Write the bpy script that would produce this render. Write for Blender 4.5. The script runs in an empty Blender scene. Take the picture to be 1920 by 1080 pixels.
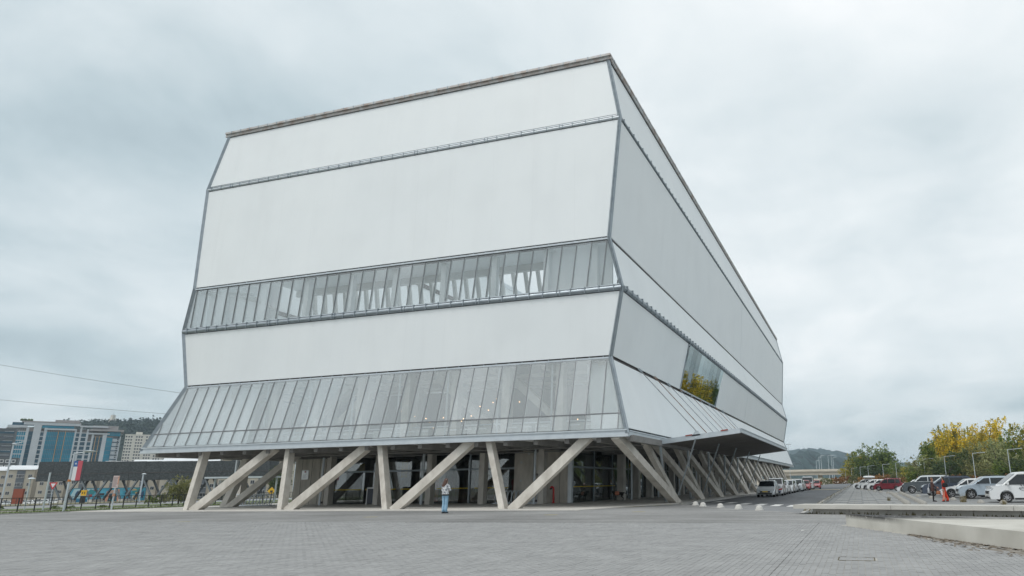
import bpy, bmesh, math, random
from mathutils import Vector, Matrix, Euler
from math import sin, cos, pi, radians
random.seed(11)
SC = bpy.context.scene
COL = SC.collection

# ------------------------------------------------------------------ camera
cam_d = bpy.data.cameras.new('camera')
cam = bpy.data.objects.new('camera', cam_d); COL.objects.link(cam); SC.camera = cam
cam_d.sensor_width = 36.0; cam_d.lens = 36 * 1219.194 / 1920
cam_d.shift_x = -(1239.916 - 960) / 1920; cam_d.shift_y = (608.27 - 540) / 1920
cam_d.clip_start = 0.2; cam_d.clip_end = 9000
RX = Vector((0.95863338, 0.28426743, -0.01463094)); FW = Vector((-0.27290387, 0.93249029, 0.23661221)); UP = Vector((0.08090435, -0.22283153, 0.971494))
cm = Matrix((RX, UP, -FW)).transposed().to_4x4(); cm.translation = Vector((11.976, -34.03, 1.305))
cam.matrix_world = cm
CAM = Vector((11.976, -34.03, 1.305))

# ------------------------------------------------------------------ sun, sky, exposure
SUN_TO = Vector((-0.34, -0.46, 0.82)).normalized()
sd = bpy.data.lights.new('sun', 'SUN'); sd.energy = 1.15; sd.angle = radians(18); sd.color = (1.0, 0.975, 0.94)
sun = bpy.data.objects.new('sun', sd); COL.objects.link(sun)
sun.rotation_euler = (-SUN_TO).to_track_quat('-Z', 'Y').to_euler(); sun.location = (-60, -80, 90)
world = bpy.data.worlds.new('World'); SC.world = world; world.use_nodes = True
nt = world.node_tree; N = nt.nodes; Lk = nt.links
for n in list(N): N.remove(n)
def wn(t, **k):
    n = N.new(t)
    for a, b in k.items(): setattr(n, a, b)
    return n
wo = wn('ShaderNodeOutputWorld')
sky = wn('ShaderNodeTexSky'); sky.sky_type = 'NISHITA'; sky.sun_disc = False
sky.sun_elevation = math.asin(SUN_TO.z); sky.sun_rotation = math.atan2(SUN_TO.x, SUN_TO.y); sky.dust_density = 2.0
bgs = wn('ShaderNodeBackground'); bgs.inputs['Strength'].default_value = 0.10
Lk.new(sky.outputs[0], bgs.inputs['Color'])
tc = wn('ShaderNodeTexCoord')
# the cloud layer is laid out on a flat deck overhead: direction / height
sep = wn('ShaderNodeSeparateXYZ'); Lk.new(tc.outputs['Generated'], sep.inputs[0])
def wm(op, a, b=None, c=None, clamp=False):
    n = wn('ShaderNodeMath', operation=op); n.use_clamp = clamp
    for i, v in enumerate((a, b, c)):
        if v is None: continue
        if isinstance(v, (int, float)): n.inputs[i].default_value = v
        else: Lk.new(v, n.inputs[i])
    return n.outputs[0]
zz = wm('ADD', wm('ABSOLUTE', sep.outputs['Z']), 0.26)
comb = wn('ShaderNodeCombineXYZ')
Lk.new(wm('DIVIDE', sep.outputs['X'], zz), comb.inputs[0]); Lk.new(wm('DIVIDE', sep.outputs['Y'], zz), comb.inputs[1]); comb.inputs[2].default_value = 0.65
def wnoise(scale, detail, rough, dist=0.0, off=(0, 0, 0)):
    mp = wn('ShaderNodeMapping'); mp.inputs['Location'].default_value = off; Lk.new(comb.outputs[0], mp.inputs[0])
    n = wn('ShaderNodeTexNoise'); n.inputs['Scale'].default_value = scale; n.inputs['Detail'].default_value = detail
    n.inputs['Roughness'].default_value = rough; n.inputs['Distortion'].default_value = dist
    Lk.new(mp.outputs[0], n.inputs['Vector']); return n.outputs[0]
n1 = wnoise(0.9, 3, 0.5, 0.3, (3.1, 1.7, 0)); n2 = wnoise(2.6, 6, 0.55, 0.35, (7.3, 2.2, 0)); 
BR = Vector((0.08, -0.16, 0.95)).normalized()
dt = wn('ShaderNodeVectorMath', operation='DOT_PRODUCT'); Lk.new(tc.outputs['Generated'], dt.inputs[0]); dt.inputs[1].default_value = BR
fac = wm('ADD', wm('MULTIPLY', n1, 0.95), wm('MULTIPLY', n2, 0.80))
fac = wm('ADD', fac, wm('MULTIPLY', dt.outputs['Value'], 0.42))
hzn = wm('MULTIPLY', wm('POWER', wm('SUBTRACT', 1.0, wm('ABSOLUTE', sep.outputs['Z'])), 5.0), 0.16)
fac = wm('ADD', fac, hzn)
d2n = wn('ShaderNodeVectorMath', operation='DOT_PRODUCT'); Lk.new(tc.outputs['Generated'], d2n.inputs[0]); d2n.inputs[1].default_value = Vector((0.10, 0.72, 0.69)).normalized()
fac = wm('ADD', fac, wm('MULTIPLY', wm('POWER', wm('MAXIMUM', d2n.outputs['Value'], 0.0), 6.0), 0.20))
d3n = wn('ShaderNodeVectorMath', operation='DOT_PRODUCT'); Lk.new(tc.outputs['Generated'], d3n.inputs[0]); d3n.inputs[1].default_value = Vector((-0.80, 0.48, 0.34)).normalized()
fac = wm('ADD', fac, wm('MULTIPLY', wm('POWER', wm('MAXIMUM', d3n.outputs['Value'], 0.0), 4.0), -0.15))
fac = wm('ADD', fac, -0.415, clamp=True)
rp = wn('ShaderNodeValToRGB'); Lk.new(fac, rp.inputs[0])
els = rp.color_ramp.elements
els[0].position = 0.05; els[0].color = (0.30, 0.375, 0.415, 1)
els[1].position = 0.95; els[1].color = (0.86, 0.875, 0.88, 1)
for p_, c_ in ((0.30, (0.44, 0.525, 0.56, 1)), (0.52, (0.60, 0.665, 0.69, 1)), (0.75, (0.73, 0.775, 0.79, 1))):
    e_ = els.new(p_); e_.color = c_
bgc = wn('ShaderNodeBackground'); bgc.inputs['Strength'].default_value = 1.0; Lk.new(rp.outputs[0], bgc.inputs['Color'])
mixw = wn('ShaderNodeMixShader'); mixw.inputs[0].default_value = 0.94
Lk.new(bgs.outputs[0], mixw.inputs[1]); Lk.new(bgc.outputs[0], mixw.inputs[2]); Lk.new(mixw.outputs[0], wo.inputs[0])
SC.view_settings.view_transform = 'Standard'; SC.view_settings.look = 'None'; SC.view_settings.exposure = 0.33
SC.view_settings.gamma = 1.0; SC.view_settings.use_curve_mapping = False
SC.render.engine = 'CYCLES'
SC.cycles.max_bounces = 8; SC.cycles.transparent_max_bounces = 24; SC.cycles.glossy_bounces = 4; SC.cycles.diffuse_bounces = 4
SC.cycles.use_denoising = True

# ------------------------------------------------------------------ mesh helper
class MB:
    def __init__(s): s.v = []; s.f = []; s.m = []; s.mi = 0
    def add(s, vs, fs):
        b = len(s.v); s.v += [tuple(p) for p in vs]
        for f in fs: s.f.append(tuple(i + b for i in f)); s.m.append(s.mi)
        return s
    def box(s, x0, y0, z0, x1, y1, z1):
        return s.add([(x0, y0, z0), (x1, y0, z0), (x1, y1, z0), (x0, y1, z0), (x0, y0, z1), (x1, y0, z1), (x1, y1, z1), (x0, y1, z1)],
                     [(3, 2, 1, 0), (4, 5, 6, 7), (0, 1, 5, 4), (1, 2, 6, 5), (2, 3, 7, 6), (3, 0, 4, 7)])
    def bar(s, p, q, w, h, up=(0, 0, 1), w2=None, h2=None):
        p = Vector(p); q = Vector(q); d = (q - p).normalized(); u = Vector(up)
        if abs(d.dot(u)) > 0.98: u = Vector((0, 1, 0))
        a = d.cross(u).normalized(); b = a.cross(d).normalized()
        vs = []
        for c, ww, hh in ((p, w, h), (q, w2 or w, h2 or h)):
            for i, j in ((-1, -1), (1, -1), (1, 1), (-1, 1)): vs.append(c + a * (i * ww / 2) + b * (j * hh / 2))
        return s.add(vs, [(0, 1, 2, 3), (7, 6, 5, 4), (4, 5, 1, 0), (5, 6, 2, 1), (6, 7, 3, 2), (7, 4, 0, 3)])
    def tube(s, pts, r, n=8, r2=None, cap=True):
        pts = [Vector(p) for p in pts]; vs = []; k = len(pts); prev = None
        for i, p in enumerate(pts):
            d = (pts[min(i + 1, k - 1)] - pts[max(i - 1, 0)]).normalized()
            u = prev if prev is not None else (Vector((0, 0, 1)) if abs(d.z) < 0.9 else Vector((1, 0, 0)))
            a = d.cross(u).normalized(); b = a.cross(d).normalized(); prev = b
            rr = r if r2 is None else r + (r2 - r) * i / (k - 1)
            if isinstance(r, (list, tuple)): rr = r[i]
            for j in range(n): t = 2 * pi * j / n; vs.append(p + a * (cos(t) * rr) + b * (sin(t) * rr))
        fs = []
        for i in range(k - 1):
            for j in range(n): fs.append((i * n + j, i * n + (j + 1) % n, (i + 1) * n + (j + 1) % n, (i + 1) * n + j))
        if cap: fs.append(tuple(range(n - 1, -1, -1))); fs.append(tuple(range((k - 1) * n, k * n)))
        return s.add(vs, fs)
    def slab(s, poly, thick):
        """polygon (3D points, seen counter-clockwise from outside) given thickness along -normal*thick or a vector"""
        P = [Vector(p) for p in poly]; n = len(P)
        if isinstance(thick, (int, float)):
            nn = Vector((0, 0, 0))
            for i in range(n):
                a = P[i]; b = P[(i + 1) % n]
                nn += Vector(((a.y - b.y) * (a.z + b.z), (a.z - b.z) * (a.x + b.x), (a.x - b.x) * (a.y + b.y)))
            t = nn.normalized() * -thick
        else: t = Vector(thick)
        Q = [p + t for p in P]
        return s.add(P + Q, [tuple(range(n)), tuple(range(2 * n - 1, n - 1, -1))] + [(i, i + n, (i + 1) % n + n, (i + 1) % n) for i in range(n)])
    def lathe(s, prof, n=16, axis='z', c=(0, 0, 0)):
        vs = []; k = len(prof)
        for r, h in prof:
            for j in range(n):
                t = 2 * pi * j / n
                if axis == 'z': vs.append((c[0] + r * cos(t), c[1] + r * sin(t), c[2] + h))
                else: vs.append((c[0] + r * cos(t), c[1] + h, c[2] + r * sin(t)))
        fs = [(i * n + j, i * n + (j + 1) % n, (i + 1) * n + (j + 1) % n, (i + 1) * n + j) for i in range(k - 1) for j in range(n)]
        return s.add(vs, fs)
    def mesh(s, name, mats):
        me = bpy.data.meshes.new(name); me.from_pydata(s.v, [], s.f)
        for m in (mats if isinstance(mats, (list, tuple)) else [mats]): me.materials.append(m)
        if any(s.m): me.polygons.foreach_set('material_index', s.m)
        return me
    def build(s, name, mats, parent=None, loc=None, smooth=False, rz=0.0, fix=False):
        me = s.mesh(name, mats)
        if fix:
            bm = bmesh.new(); bm.from_mesh(me); bmesh.ops.recalc_face_normals(bm, faces=bm.faces); bm.to_mesh(me); bm.free()
        if smooth: shade(me, 40 if smooth is True else smooth)
        return link(name, me, parent, loc, rz)
def shade(me, ang=40):
    me.polygons.foreach_set('use_smooth', [True] * len(me.polygons)); me.set_sharp_from_angle(angle=radians(ang))
def link(name, me, parent=None, loc=None, rz=0.0):
    o = bpy.data.objects.new(name, me); COL.objects.link(o)
    if parent: o.parent = parent
    if loc is not None: o.location = loc
    if rz: o.rotation_euler = (0, 0, rz)
    return o
def tag(o, label=None, cat=None, group=None, kind=None):
    if label: o['label'] = label
    if cat: o['category'] = cat
    if group: o['group'] = group
    if kind: o['kind'] = kind
    return o
def thing(name, label, cat, loc=(0, 0, 0), rz=0.0, group=None):
    o = bpy.data.objects.new(name, None); COL.objects.link(o); o.location = loc; o.rotation_euler = (0, 0, rz); o.empty_display_size = 0.3
    return tag(o, label, cat, group)
def copy_tree(o, loc=None, rz=None, label=None, group=None, parent=None, scale=None):
    c = o.copy(); COL.objects.link(c); c.parent = parent
    if loc is not None: c.location = loc
    if rz is not None: c.rotation_euler = (0, 0, rz)
    if scale is not None: c.scale = scale
    if label: c['label'] = label
    if group: c['group'] = group
    for ch in o.children: copy_tree(ch, parent=c)
    return c
ORD = ['first', 'second', 'third', 'fourth', 'fifth', 'sixth', 'seventh', 'eighth', 'ninth', 'tenth', 'eleventh', 'twelfth', 'thirteenth', 'fourteenth', 'fifteenth', 'sixteenth', 'seventeenth', 'eighteenth', 'nineteenth', 'twentieth']

# ------------------------------------------------------------------ materials
def newmat(name):
    m = bpy.data.materials.new(name); m.use_nodes = True
    return m, m.node_tree, m.node_tree.nodes['Principled BSDF']
def pm(name, c1, c2=None, scale=4.0, rough=0.6, metal=0.0, bump=0.0, detail=5, stretch=(1, 1, 1), contrast=(0.3, 0.7), spec=0.5, coat=0.0, rough2=None, bscale=None):
    m, t, b = newmat(name)
    b.inputs['Roughness'].default_value = rough; b.inputs['Metallic'].default_value = metal
    b.inputs['Specular IOR Level'].default_value = spec; b.inputs['Coat Weight'].default_value = coat
    if coat: b.inputs['Coat Roughness'].default_value = 0.06
    if c2 is None: b.inputs['Base Color'].default_value = (*c1, 1)
    if c2 is None and not bump: return m
    co = t.nodes.new('ShaderNodeTexCoord'); mp = t.nodes.new('ShaderNodeMapping'); mp.inputs['Scale'].default_value = stretch
    t.links.new(co.outputs['Object'], mp.inputs[0])
    if c2 is not None:
        n = t.nodes.new('ShaderNodeTexNoise'); n.inputs['Scale'].default_value = scale; n.inputs['Detail'].default_value = detail; n.inputs['Roughness'].default_value = 0.6
        t.links.new(mp.outputs[0], n.inputs['Vector'])
        r = t.nodes.new('ShaderNodeValToRGB'); r.color_ramp.elements[0].position = contrast[0]; r.color_ramp.elements[1].position = contrast[1]
        r.color_ramp.elements[0].color = (*c1, 1); r.color_ramp.elements[1].color = (*c2, 1)
        t.links.new(n.outputs[0], r.inputs[0]); t.links.new(r.outputs[0], b.inputs['Base Color'])
    if bump:
        n2 = t.nodes.new('ShaderNodeTexNoise'); n2.inputs['Scale'].default_value = bscale or scale * 6; n2.inputs['Detail'].default_value = 6
        t.links.new(mp.outputs[0], n2.inputs['Vector'])
        bp = t.nodes.new('ShaderNodeBump'); bp.inputs['Strength'].default_value = bump; bp.inputs['Distance'].default_value = 0.02
        t.links.new(n2.outputs[0], bp.inputs['Height']); t.links.new(bp.outputs[0], b.inputs['Normal'])
    return m
def glassmat(name, tint, refl, rough=0.02, milk=0.0, milkcol=(0.6, 0.65, 0.65), gcol=(0.93, 0.96, 0.97)):
    """sheet glass: see-through part, mirror part (rising at grazing view) and a milky frit part"""
    m = bpy.data.materials.new(name); m.use_nodes = True; t = m.node_tree
    for n in list(t.nodes): t.nodes.remove(n)
    o = t.nodes.new('ShaderNodeOutputMaterial'); tr = t.nodes.new('ShaderNodeBsdfTransparent'); tr.inputs[0].default_value = (*tint, 1)
    g = t.nodes.new('ShaderNodeBsdfGlossy'); g.inputs['Roughness'].default_value = rough; g.inputs[0].default_value = (*gcol, 1)
    lw = t.nodes.new('ShaderNodeLayerWeight'); lw.inputs[0].default_value = 0.25
    ma = t.nodes.new('ShaderNodeMath'); ma.operation = 'MULTIPLY_ADD'; ma.use_clamp = True; ma.inputs[1].default_value = 0.45
    oi = t.nodes.new('ShaderNodeObjectInfo'); mr = t.nodes.new('ShaderNodeMapRange'); mr.inputs[3].default_value = refl * .6; mr.inputs[4].default_value = refl * 1.5; t.links.new(oi.outputs['Random'], mr.inputs[0]); t.links.new(mr.outputs[0], ma.inputs[2])
    t.links.new(lw.outputs['Fresnel'], ma.inputs[0])
    mx = t.nodes.new('ShaderNodeMixShader'); t.links.new(ma.outputs[0], mx.inputs[0])
    t.links.new(g.outputs[0], mx.inputs[2])
    if milk:
        d = t.nodes.new('ShaderNodeBsdfDiffuse'); d.inputs[0].default_value = (*milkcol, 1)
        m2 = t.nodes.new('ShaderNodeMixShader'); m2.inputs[0].default_value = milk
        t.links.new(tr.outputs[0], m2.inputs[1]); t.links.new(d.outputs[0], m2.inputs[2]); t.links.new(m2.outputs[0], mx.inputs[1])
    else: t.links.new(tr.outputs[0], mx.inputs[1])
    co = t.nodes.new('ShaderNodeTexCoord'); nz = t.nodes.new('ShaderNodeTexNoise'); nz.inputs['Scale'].default_value = 0.35
    bp = t.nodes.new('ShaderNodeBump'); bp.inputs['Strength'].default_value = 0.02; bp.inputs['Distance'].default_value = 0.3
    t.links.new(co.outputs['Object'], nz.inputs['Vector']); t.links.new(nz.outputs[0], bp.inputs['Height']); t.links.new(bp.outputs[0], g.inputs['Normal'])
    t.links.new(mx.outputs[0], o.inputs[0]); return m
def emit(name, c, s):
    m, t, b = newmat(name); b.inputs['Base Color'].default_value = (*c, 1); b.inputs['Emission Color'].default_value = (*c, 1); b.inputs['Emission Strength'].default_value = s; return m
def leafmat(name, cols, trans=0.35):
    """leaf colour picked per leaf clump and per tree"""
    m, t, b = newmat(name); b.inputs['Roughness'].default_value = 0.6; b.inputs['Specular IOR Level'].default_value = 0.25
    g = t.nodes.new('ShaderNodeNewGeometry'); co = t.nodes.new('ShaderNodeTexCoord'); n = t.nodes.new('ShaderNodeTexNoise')
    n.inputs['Scale'].default_value = 0.55; n.inputs['Detail'].default_value = 3; t.links.new(co.outputs['Object'], n.inputs['Vector'])
    oi = t.nodes.new('ShaderNodeObjectInfo')
    a = t.nodes.new('ShaderNodeMath'); a.operation = 'MULTIPLY_ADD'; a.inputs[1].default_value = 0.45; t.links.new(g.outputs['Random Per Island'], a.inputs[0])
    s = t.nodes.new('ShaderNodeMath'); s.operation = 'MULTIPLY_ADD'; s.inputs[1].default_value = 1.1; s.inputs[2].default_value = -0.30; t.links.new(n.outputs[0], s.inputs[0]); t.links.new(s.outputs[0], a.inputs[2])
    a2 = t.nodes.new('ShaderNodeMath'); a2.operation = 'MULTIPLY_ADD'; a2.inputs[1].default_value = 0.2; t.links.new(oi.outputs['Random'], a2.inputs[0]); t.links.new(a.outputs[0], a2.inputs[2])
    r = t.nodes.new('ShaderNodeValToRGB'); e = r.color_ramp.elements
    e[0].position = 0.1; e[0].color = (*cols[0], 1); e[1].position = 0.95; e[1].color = (*cols[-1], 1)
    for i, c in enumerate(cols[1:-1]): q = e.new(0.1 + 0.85 * (i + 1) / (len(cols) - 1)); q.color = (*c, 1)
    t.links.new(a2.outputs[0], r.inputs[0]); t.links.new(r.outputs[0], b.inputs['Base Color'])
    tl = t.nodes.new('ShaderNodeBsdfTranslucent'); t.links.new(r.outputs[0], tl.inputs[0])
    mx = t.nodes.new('ShaderNodeMixShader'); mx.inputs[0].default_value = trans
    t.links.new(b.outputs[0], mx.inputs[1]); t.links.new(tl.outputs[0], mx.inputs[2]); t.links.new(mx.outputs[0], t.nodes['Material Output'].inputs[0])
    return m

MEM = pm('membrane_white', (0.755, 0.795, 0.81), (0.795, 0.83, 0.84), 0.22, 0.5, stretch=(1, 1, 0.35), contrast=(0.25, 0.75), spec=0.4, bump=0.10, bscale=0.45)
def weather(m):
    """weld seams every few metres, rain streaks and faint grime on the fabric"""
    t = m.node_tree; b = t.nodes['Principled BSDF']; src = b.inputs['Base Color'].links[0].from_socket
    co = t.nodes.new('ShaderNodeTexCoord'); sp = t.nodes.new('ShaderNodeSeparateXYZ'); t.links.new(co.outputs['Object'], sp.inputs[0])
    def mm(op, x, y=None, z=None, cl=False):
        q = t.nodes.new('ShaderNodeMath'); q.operation = op; q.use_clamp = cl
        for i, v in enumerate((x, y, z)):
            if v is None: continue
            if isinstance(v, (int, float)): q.inputs[i].default_value = v
            else: t.links.new(v, q.inputs[i])
        return q.outputs[0]
    seam = mm('LESS_THAN', mm('FRACT', mm('DIVIDE', mm('ADD', sp.outputs['X'], sp.outputs['Y']), 2.94)), 0.013)
    def nz(scale, st, lo, hi):
        mp = t.nodes.new('ShaderNodeMapping'); mp.inputs['Scale'].default_value = st; t.links.new(co.outputs['Object'], mp.inputs[0])
        n = t.nodes.new('ShaderNodeTexNoise'); n.inputs['Scale'].default_value = scale; n.inputs['Detail'].default_value = 6; t.links.new(mp.outputs[0], n.inputs['Vector'])
        r = t.nodes.new('ShaderNodeMapRange'); r.inputs[1].default_value = lo; r.inputs[2].default_value = hi; t.links.new(n.outputs[0], r.inputs[0]); return r.outputs[0]
    st = nz(1.4, (1, 1, .06), .52, .80); gr = nz(.35, (1, 1, 1), .45, .75)
    f = mm('SUBTRACT', 1.0, mm('ADD', mm('MULTIPLY', seam, .03), mm('ADD', mm('MULTIPLY', st, .028), mm('MULTIPLY', gr, .035))))
    vm = t.nodes.new('ShaderNodeVectorMath'); vm.operation = 'SCALE'; t.links.new(src, vm.inputs[0]); t.links.new(f, vm.inputs['Scale']); t.links.new(vm.outputs[0], b.inputs['Base Color'])
weather(MEM)
STEEL = pm('galvanised_steel', (0.25, 0.29, 0.32), (0.35, 0.39, 0.42), 3.0, 0.42, 0.6, spec=0.5)
STEELD = pm('dark_steel', (0.055, 0.05, 0.05), (0.11, 0.10, 0.095), 6.0, 0.6, 0.3)
STEELL = pm('pale_painted_steel', (0.47, 0.52, 0.56), (0.56, 0.61, 0.64), 2.0, 0.4, 0.25)
RUST = pm('rusty_steel', (0.20, 0.085, 0.04), (0.33, 0.28, 0.25), 3.0, 0.8, 0.2, contrast=(0.4, 0.6))
COPE = pm('weathered_coping', (0.36, 0.30, 0.265), (0.50, 0.51, 0.51), 1.6, 0.6, 0.3, contrast=(0.35, 0.6))
CONC = pm('leg_concrete', (0.40, 0.37, 0.325), (0.63, 0.60, 0.545), 1.4, 0.8, bump=0.3, detail=9, stretch=(1, 1, 0.6), contrast=(0.3, 0.65))
CONCC = pm('column_concrete', (0.44, 0.42, 0.38), (0.60, 0.575, 0.53), 1.8, 0.85, bump=0.15, stretch=(1, 1, 0.5))
WALLC = pm('board_marked_concrete', (0.33, 0.31, 0.27), (0.66, 0.625, 0.56), 0.9, 0.9, bump=0.3, stretch=(1.6, 1.6, 0.5), contrast=(0.25, 0.75), detail=8)
INTW = pm('inner_panel', (0.52, 0.535, 0.52), (0.58, 0.59, 0.575), 0.6, 0.7)
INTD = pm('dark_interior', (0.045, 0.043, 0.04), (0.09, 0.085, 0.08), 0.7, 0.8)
INTG = pm('grey_interior', (0.20, 0.205, 0.205), (0.27, 0.275, 0.27), 0.5, 0.8)
SOFF = pm('soffit_panel', (0.56, 0.57, 0.565), (0.64, 0.65, 0.645), 0.8, 0.7)
GLOW = glassmat('milky_facade_glass', (0.95, 0.965, 0.965), 0.19, 0.03, milk=0.12)
GUP = glassmat('upper_facade_glass', (0.975, 0.985, 0.985), 0.10, 0.03, milk=0.08)
GGR = glassmat('entrance_glass', (0.62, 0.65, 0.65), 0.10, 0.01)
GWIN = glassmat('side_window_glass', (0.12, 0.15, 0.15), 0.34, 0.012, gcol=(0.80, 0.90, 0.90))
# ================================================================== THE THEATRE
Z = [3.966, 8.584, 12.718, 15.88, 24.10, 28.89]
DF = [0, 1.32, 1.07, 0.818, 1.068, 1.405]      # inset of the front face at each level
ES = [0, 1.493, 0.683, 1.437, 0.828, 1.814]    # inset of the side faces at each level
BW, BL = 36.0, 96.2
STEELM = pm('mullion_steel', (0.20, 0.21, 0.22), (0.28, 0.29, 0.30), 5.0, 0.5, 0.4)
T = thing('theatre_building', 'huge white faceted theatre with glazed bands standing on leaning concrete legs', 'building')
def part(mb, name, mat, parent=T, **k): return mb.build(name, mat, parent, **k)
def lp(L, k, t): return L[k] + (L[k + 1] - L[k]) * t
def front(k, x, t, out=0.0): return (x, lp(DF, k, t) - out, lp(Z, k, t))
def back(k, x, t): return (x, BL - lp(DF, k, t), lp(Z, k, t))
def right(k, y, t, out=0.0): return (-lp(ES, k, t) + out, y, lp(Z, k, t))
def left(k, y, t): return (-BW + lp(ES, k, t), y, lp(Z, k, t))
SEAM = {0: [48.6], 1: [48.6], 2: [48.6, 84.6], 3: [47.5], 4: [48.0]}
def tz(k, h): return h / (Z[k + 1] - Z[k])
for k in range(5):
    tb = tz(k, (0.34, 0.10, 0.26, 0.10, 0.27)[k]); tt = 1 - tz(k, (0.13, 0.22, 0.13, 0.17, 0.26)[k]); m = 0.10
    if k not in (0, 2):
        xl = lambda t: -BW + lp(ES, k, t) + m
        xr = lambda t: -lp(ES, k, t) - m
        part(MB().slab([front(k, xl(tb), tb), front(k, xr(tb), tb), front(k, xr(tt), tt), front(k, xl(tt), tt)], 0.06), 'fabric_panel', MEM)
    # side, left and rear faces
    ys = [None] + SEAM[k] + [None]
    for i in range(len(ys) - 1):
        def yy(j, t, a):
            if ys[j] is None: return lp(DF, k, t) + m if j == 0 else BL - lp(DF, k, t) - m
            return ys[j] + (a * 0.03)
        Y0 = lambda t: yy(i, t, 1); Y1 = lambda t: yy(i + 1, t, -1)
        if k == 1 and i == 0:
            w0 = [17.45, 16.95]; w1 = [31.75, 30.75]; tA = tz(1, 0.12); tB = tz(1, 3.76)
            f0 = lambda t: w0[1] + (w0[0] - w0[1]) * t; f1 = lambda t: w1[1] + (w1[0] - w1[1]) * t
            part(MB().slab([right(k, Y0(tb), tb), right(k, f0(tb) - .05, tb), right(k, f0(tt) - .05, tt), right(k, Y0(tt), tt)], 0.06), 'fabric_panel', MEM)
            part(MB().slab([right(k, f1(tb) + .05, tb), right(k, Y1(tb), tb), right(k, Y1(tt), tt), right(k, f1(tt) + .05, tt)], 0.06), 'fabric_panel', MEM)
            win = MB()
            for a, b in ((f0, tb), ):
                for q in (f0, f1): win.bar(right(k, q(tb), tb, .02), right(k, q(tt), tt, .02), .1, .12, up=(1, 0, 0))
                win.bar(right(k, f0(tb), tb, .02), right(k, f1(tb), tb, .02), .1, .14); win.bar(right(k, f0(.93), .93, .02), right(k, f1(.93), .93, .02), .1, .16)
            wf = part(win, 'window_frame', STEEL); tag(wf, 'steel frame of the tilted side window')
            for j in range(10):
                a0, a1 = j / 10 + .0015, (j + 1) / 10 - .0015
                g = lambda u, t: f0(t) + (f1(t) - f0(t)) * u
                tilt = (random.random() - .5) * .006
                MB().slab([right(k, g(a0, tb + .012), tb + .012, tilt), right(k, g(a1, tb + .012), tb + .012, -tilt), right(k, g(a1, .915), .915, .17 - tilt), right(k, g(a0, .915), .915, .17 + tilt)], 0.02).build('window_pane', GWIN, wf)
            lv = MB()
            for j in range(30):
                yv = 17.6 + j * .475; lv.bar(right(k, yv, .945, .05), right(k, yv, .995, .05), .12, .14, up=(1, 0, 0))
            tag(part(lv, 'louvre', STEEL), kind='stuff')
            lv = MB()
            for j in range(18):
                yv = 17.3 + j * .78; lv.bar(right(k, yv, -.005, .04), right(k, yv, tb - .008, .04), .1, .14, up=(1, 0, 0))
            tag(part(lv, 'louvre', STEELD), kind='stuff')
        else:
            part(MB().slab([right(k, Y0(tb), tb), right(k, Y1(tb), tb), right(k, Y1(tt), tt), right(k, Y0(tt), tt)], 0.06), 'fabric_panel', MEM)
        if ys[i] is not None:
            part(MB().bar(right(k, ys[i], tb, -.03), right(k, ys[i], tt, -.03), .10, .03, up=(1, 0, 0)), 'panel_seam', STEELM)
        part(MB().slab([left(k, Y1(tb), tb), left(k, Y0(tb), tb), left(k, Y0(tt), tt), left(k, Y1(tt), tt)], 0.06), 'fabric_panel', MEM)
    part(MB().slab([back(k, -lp(ES, k, tb) - m, tb), back(k, -BW + lp(ES, k, tb) + m, tb), back(k, -BW + lp(ES, k, tt) + m, tt), back(k, -lp(ES, k, tt) - m, tt)], 0.06), 'fabric_panel', MEM)
    # corner frames: two flanges and a raised strip with bolts
    for cx, cy in ((0, 0), (1, 0), (0, 1), (1, 1)):
        def cor(t): return Vector((-BW + lp(ES, k, t) if cx else -lp(ES, k, t), BL - lp(DF, k, t) if cy else lp(DF, k, t), lp(Z, k, t)))
        dg = Vector((-1 if cx else 1, 1 if cy else -1, 0)).normalized()
        fr = MB(); fr.bar(cor(0) - dg * .05, cor(1) - dg * .05, .22, .16, up=dg); fr.bar(cor(0) + dg * .05, cor(1) + dg * .05, .09, .10, up=dg)
        part(fr, 'corner_frame', STEEL)
        if (cx, cy) == (0, 0):
            bo = MB(); n = int((Z[k + 1] - Z[k]) / .42)
            for j in range(n):
                p = cor((j + .5) / n); bo.box(p.x - .02, p.y + .10, p.z - .05, p.x + .035, p.y + .16, p.z + .05)
            tag(part(bo, 'bolt', STEELD), kind='stuff')
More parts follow.
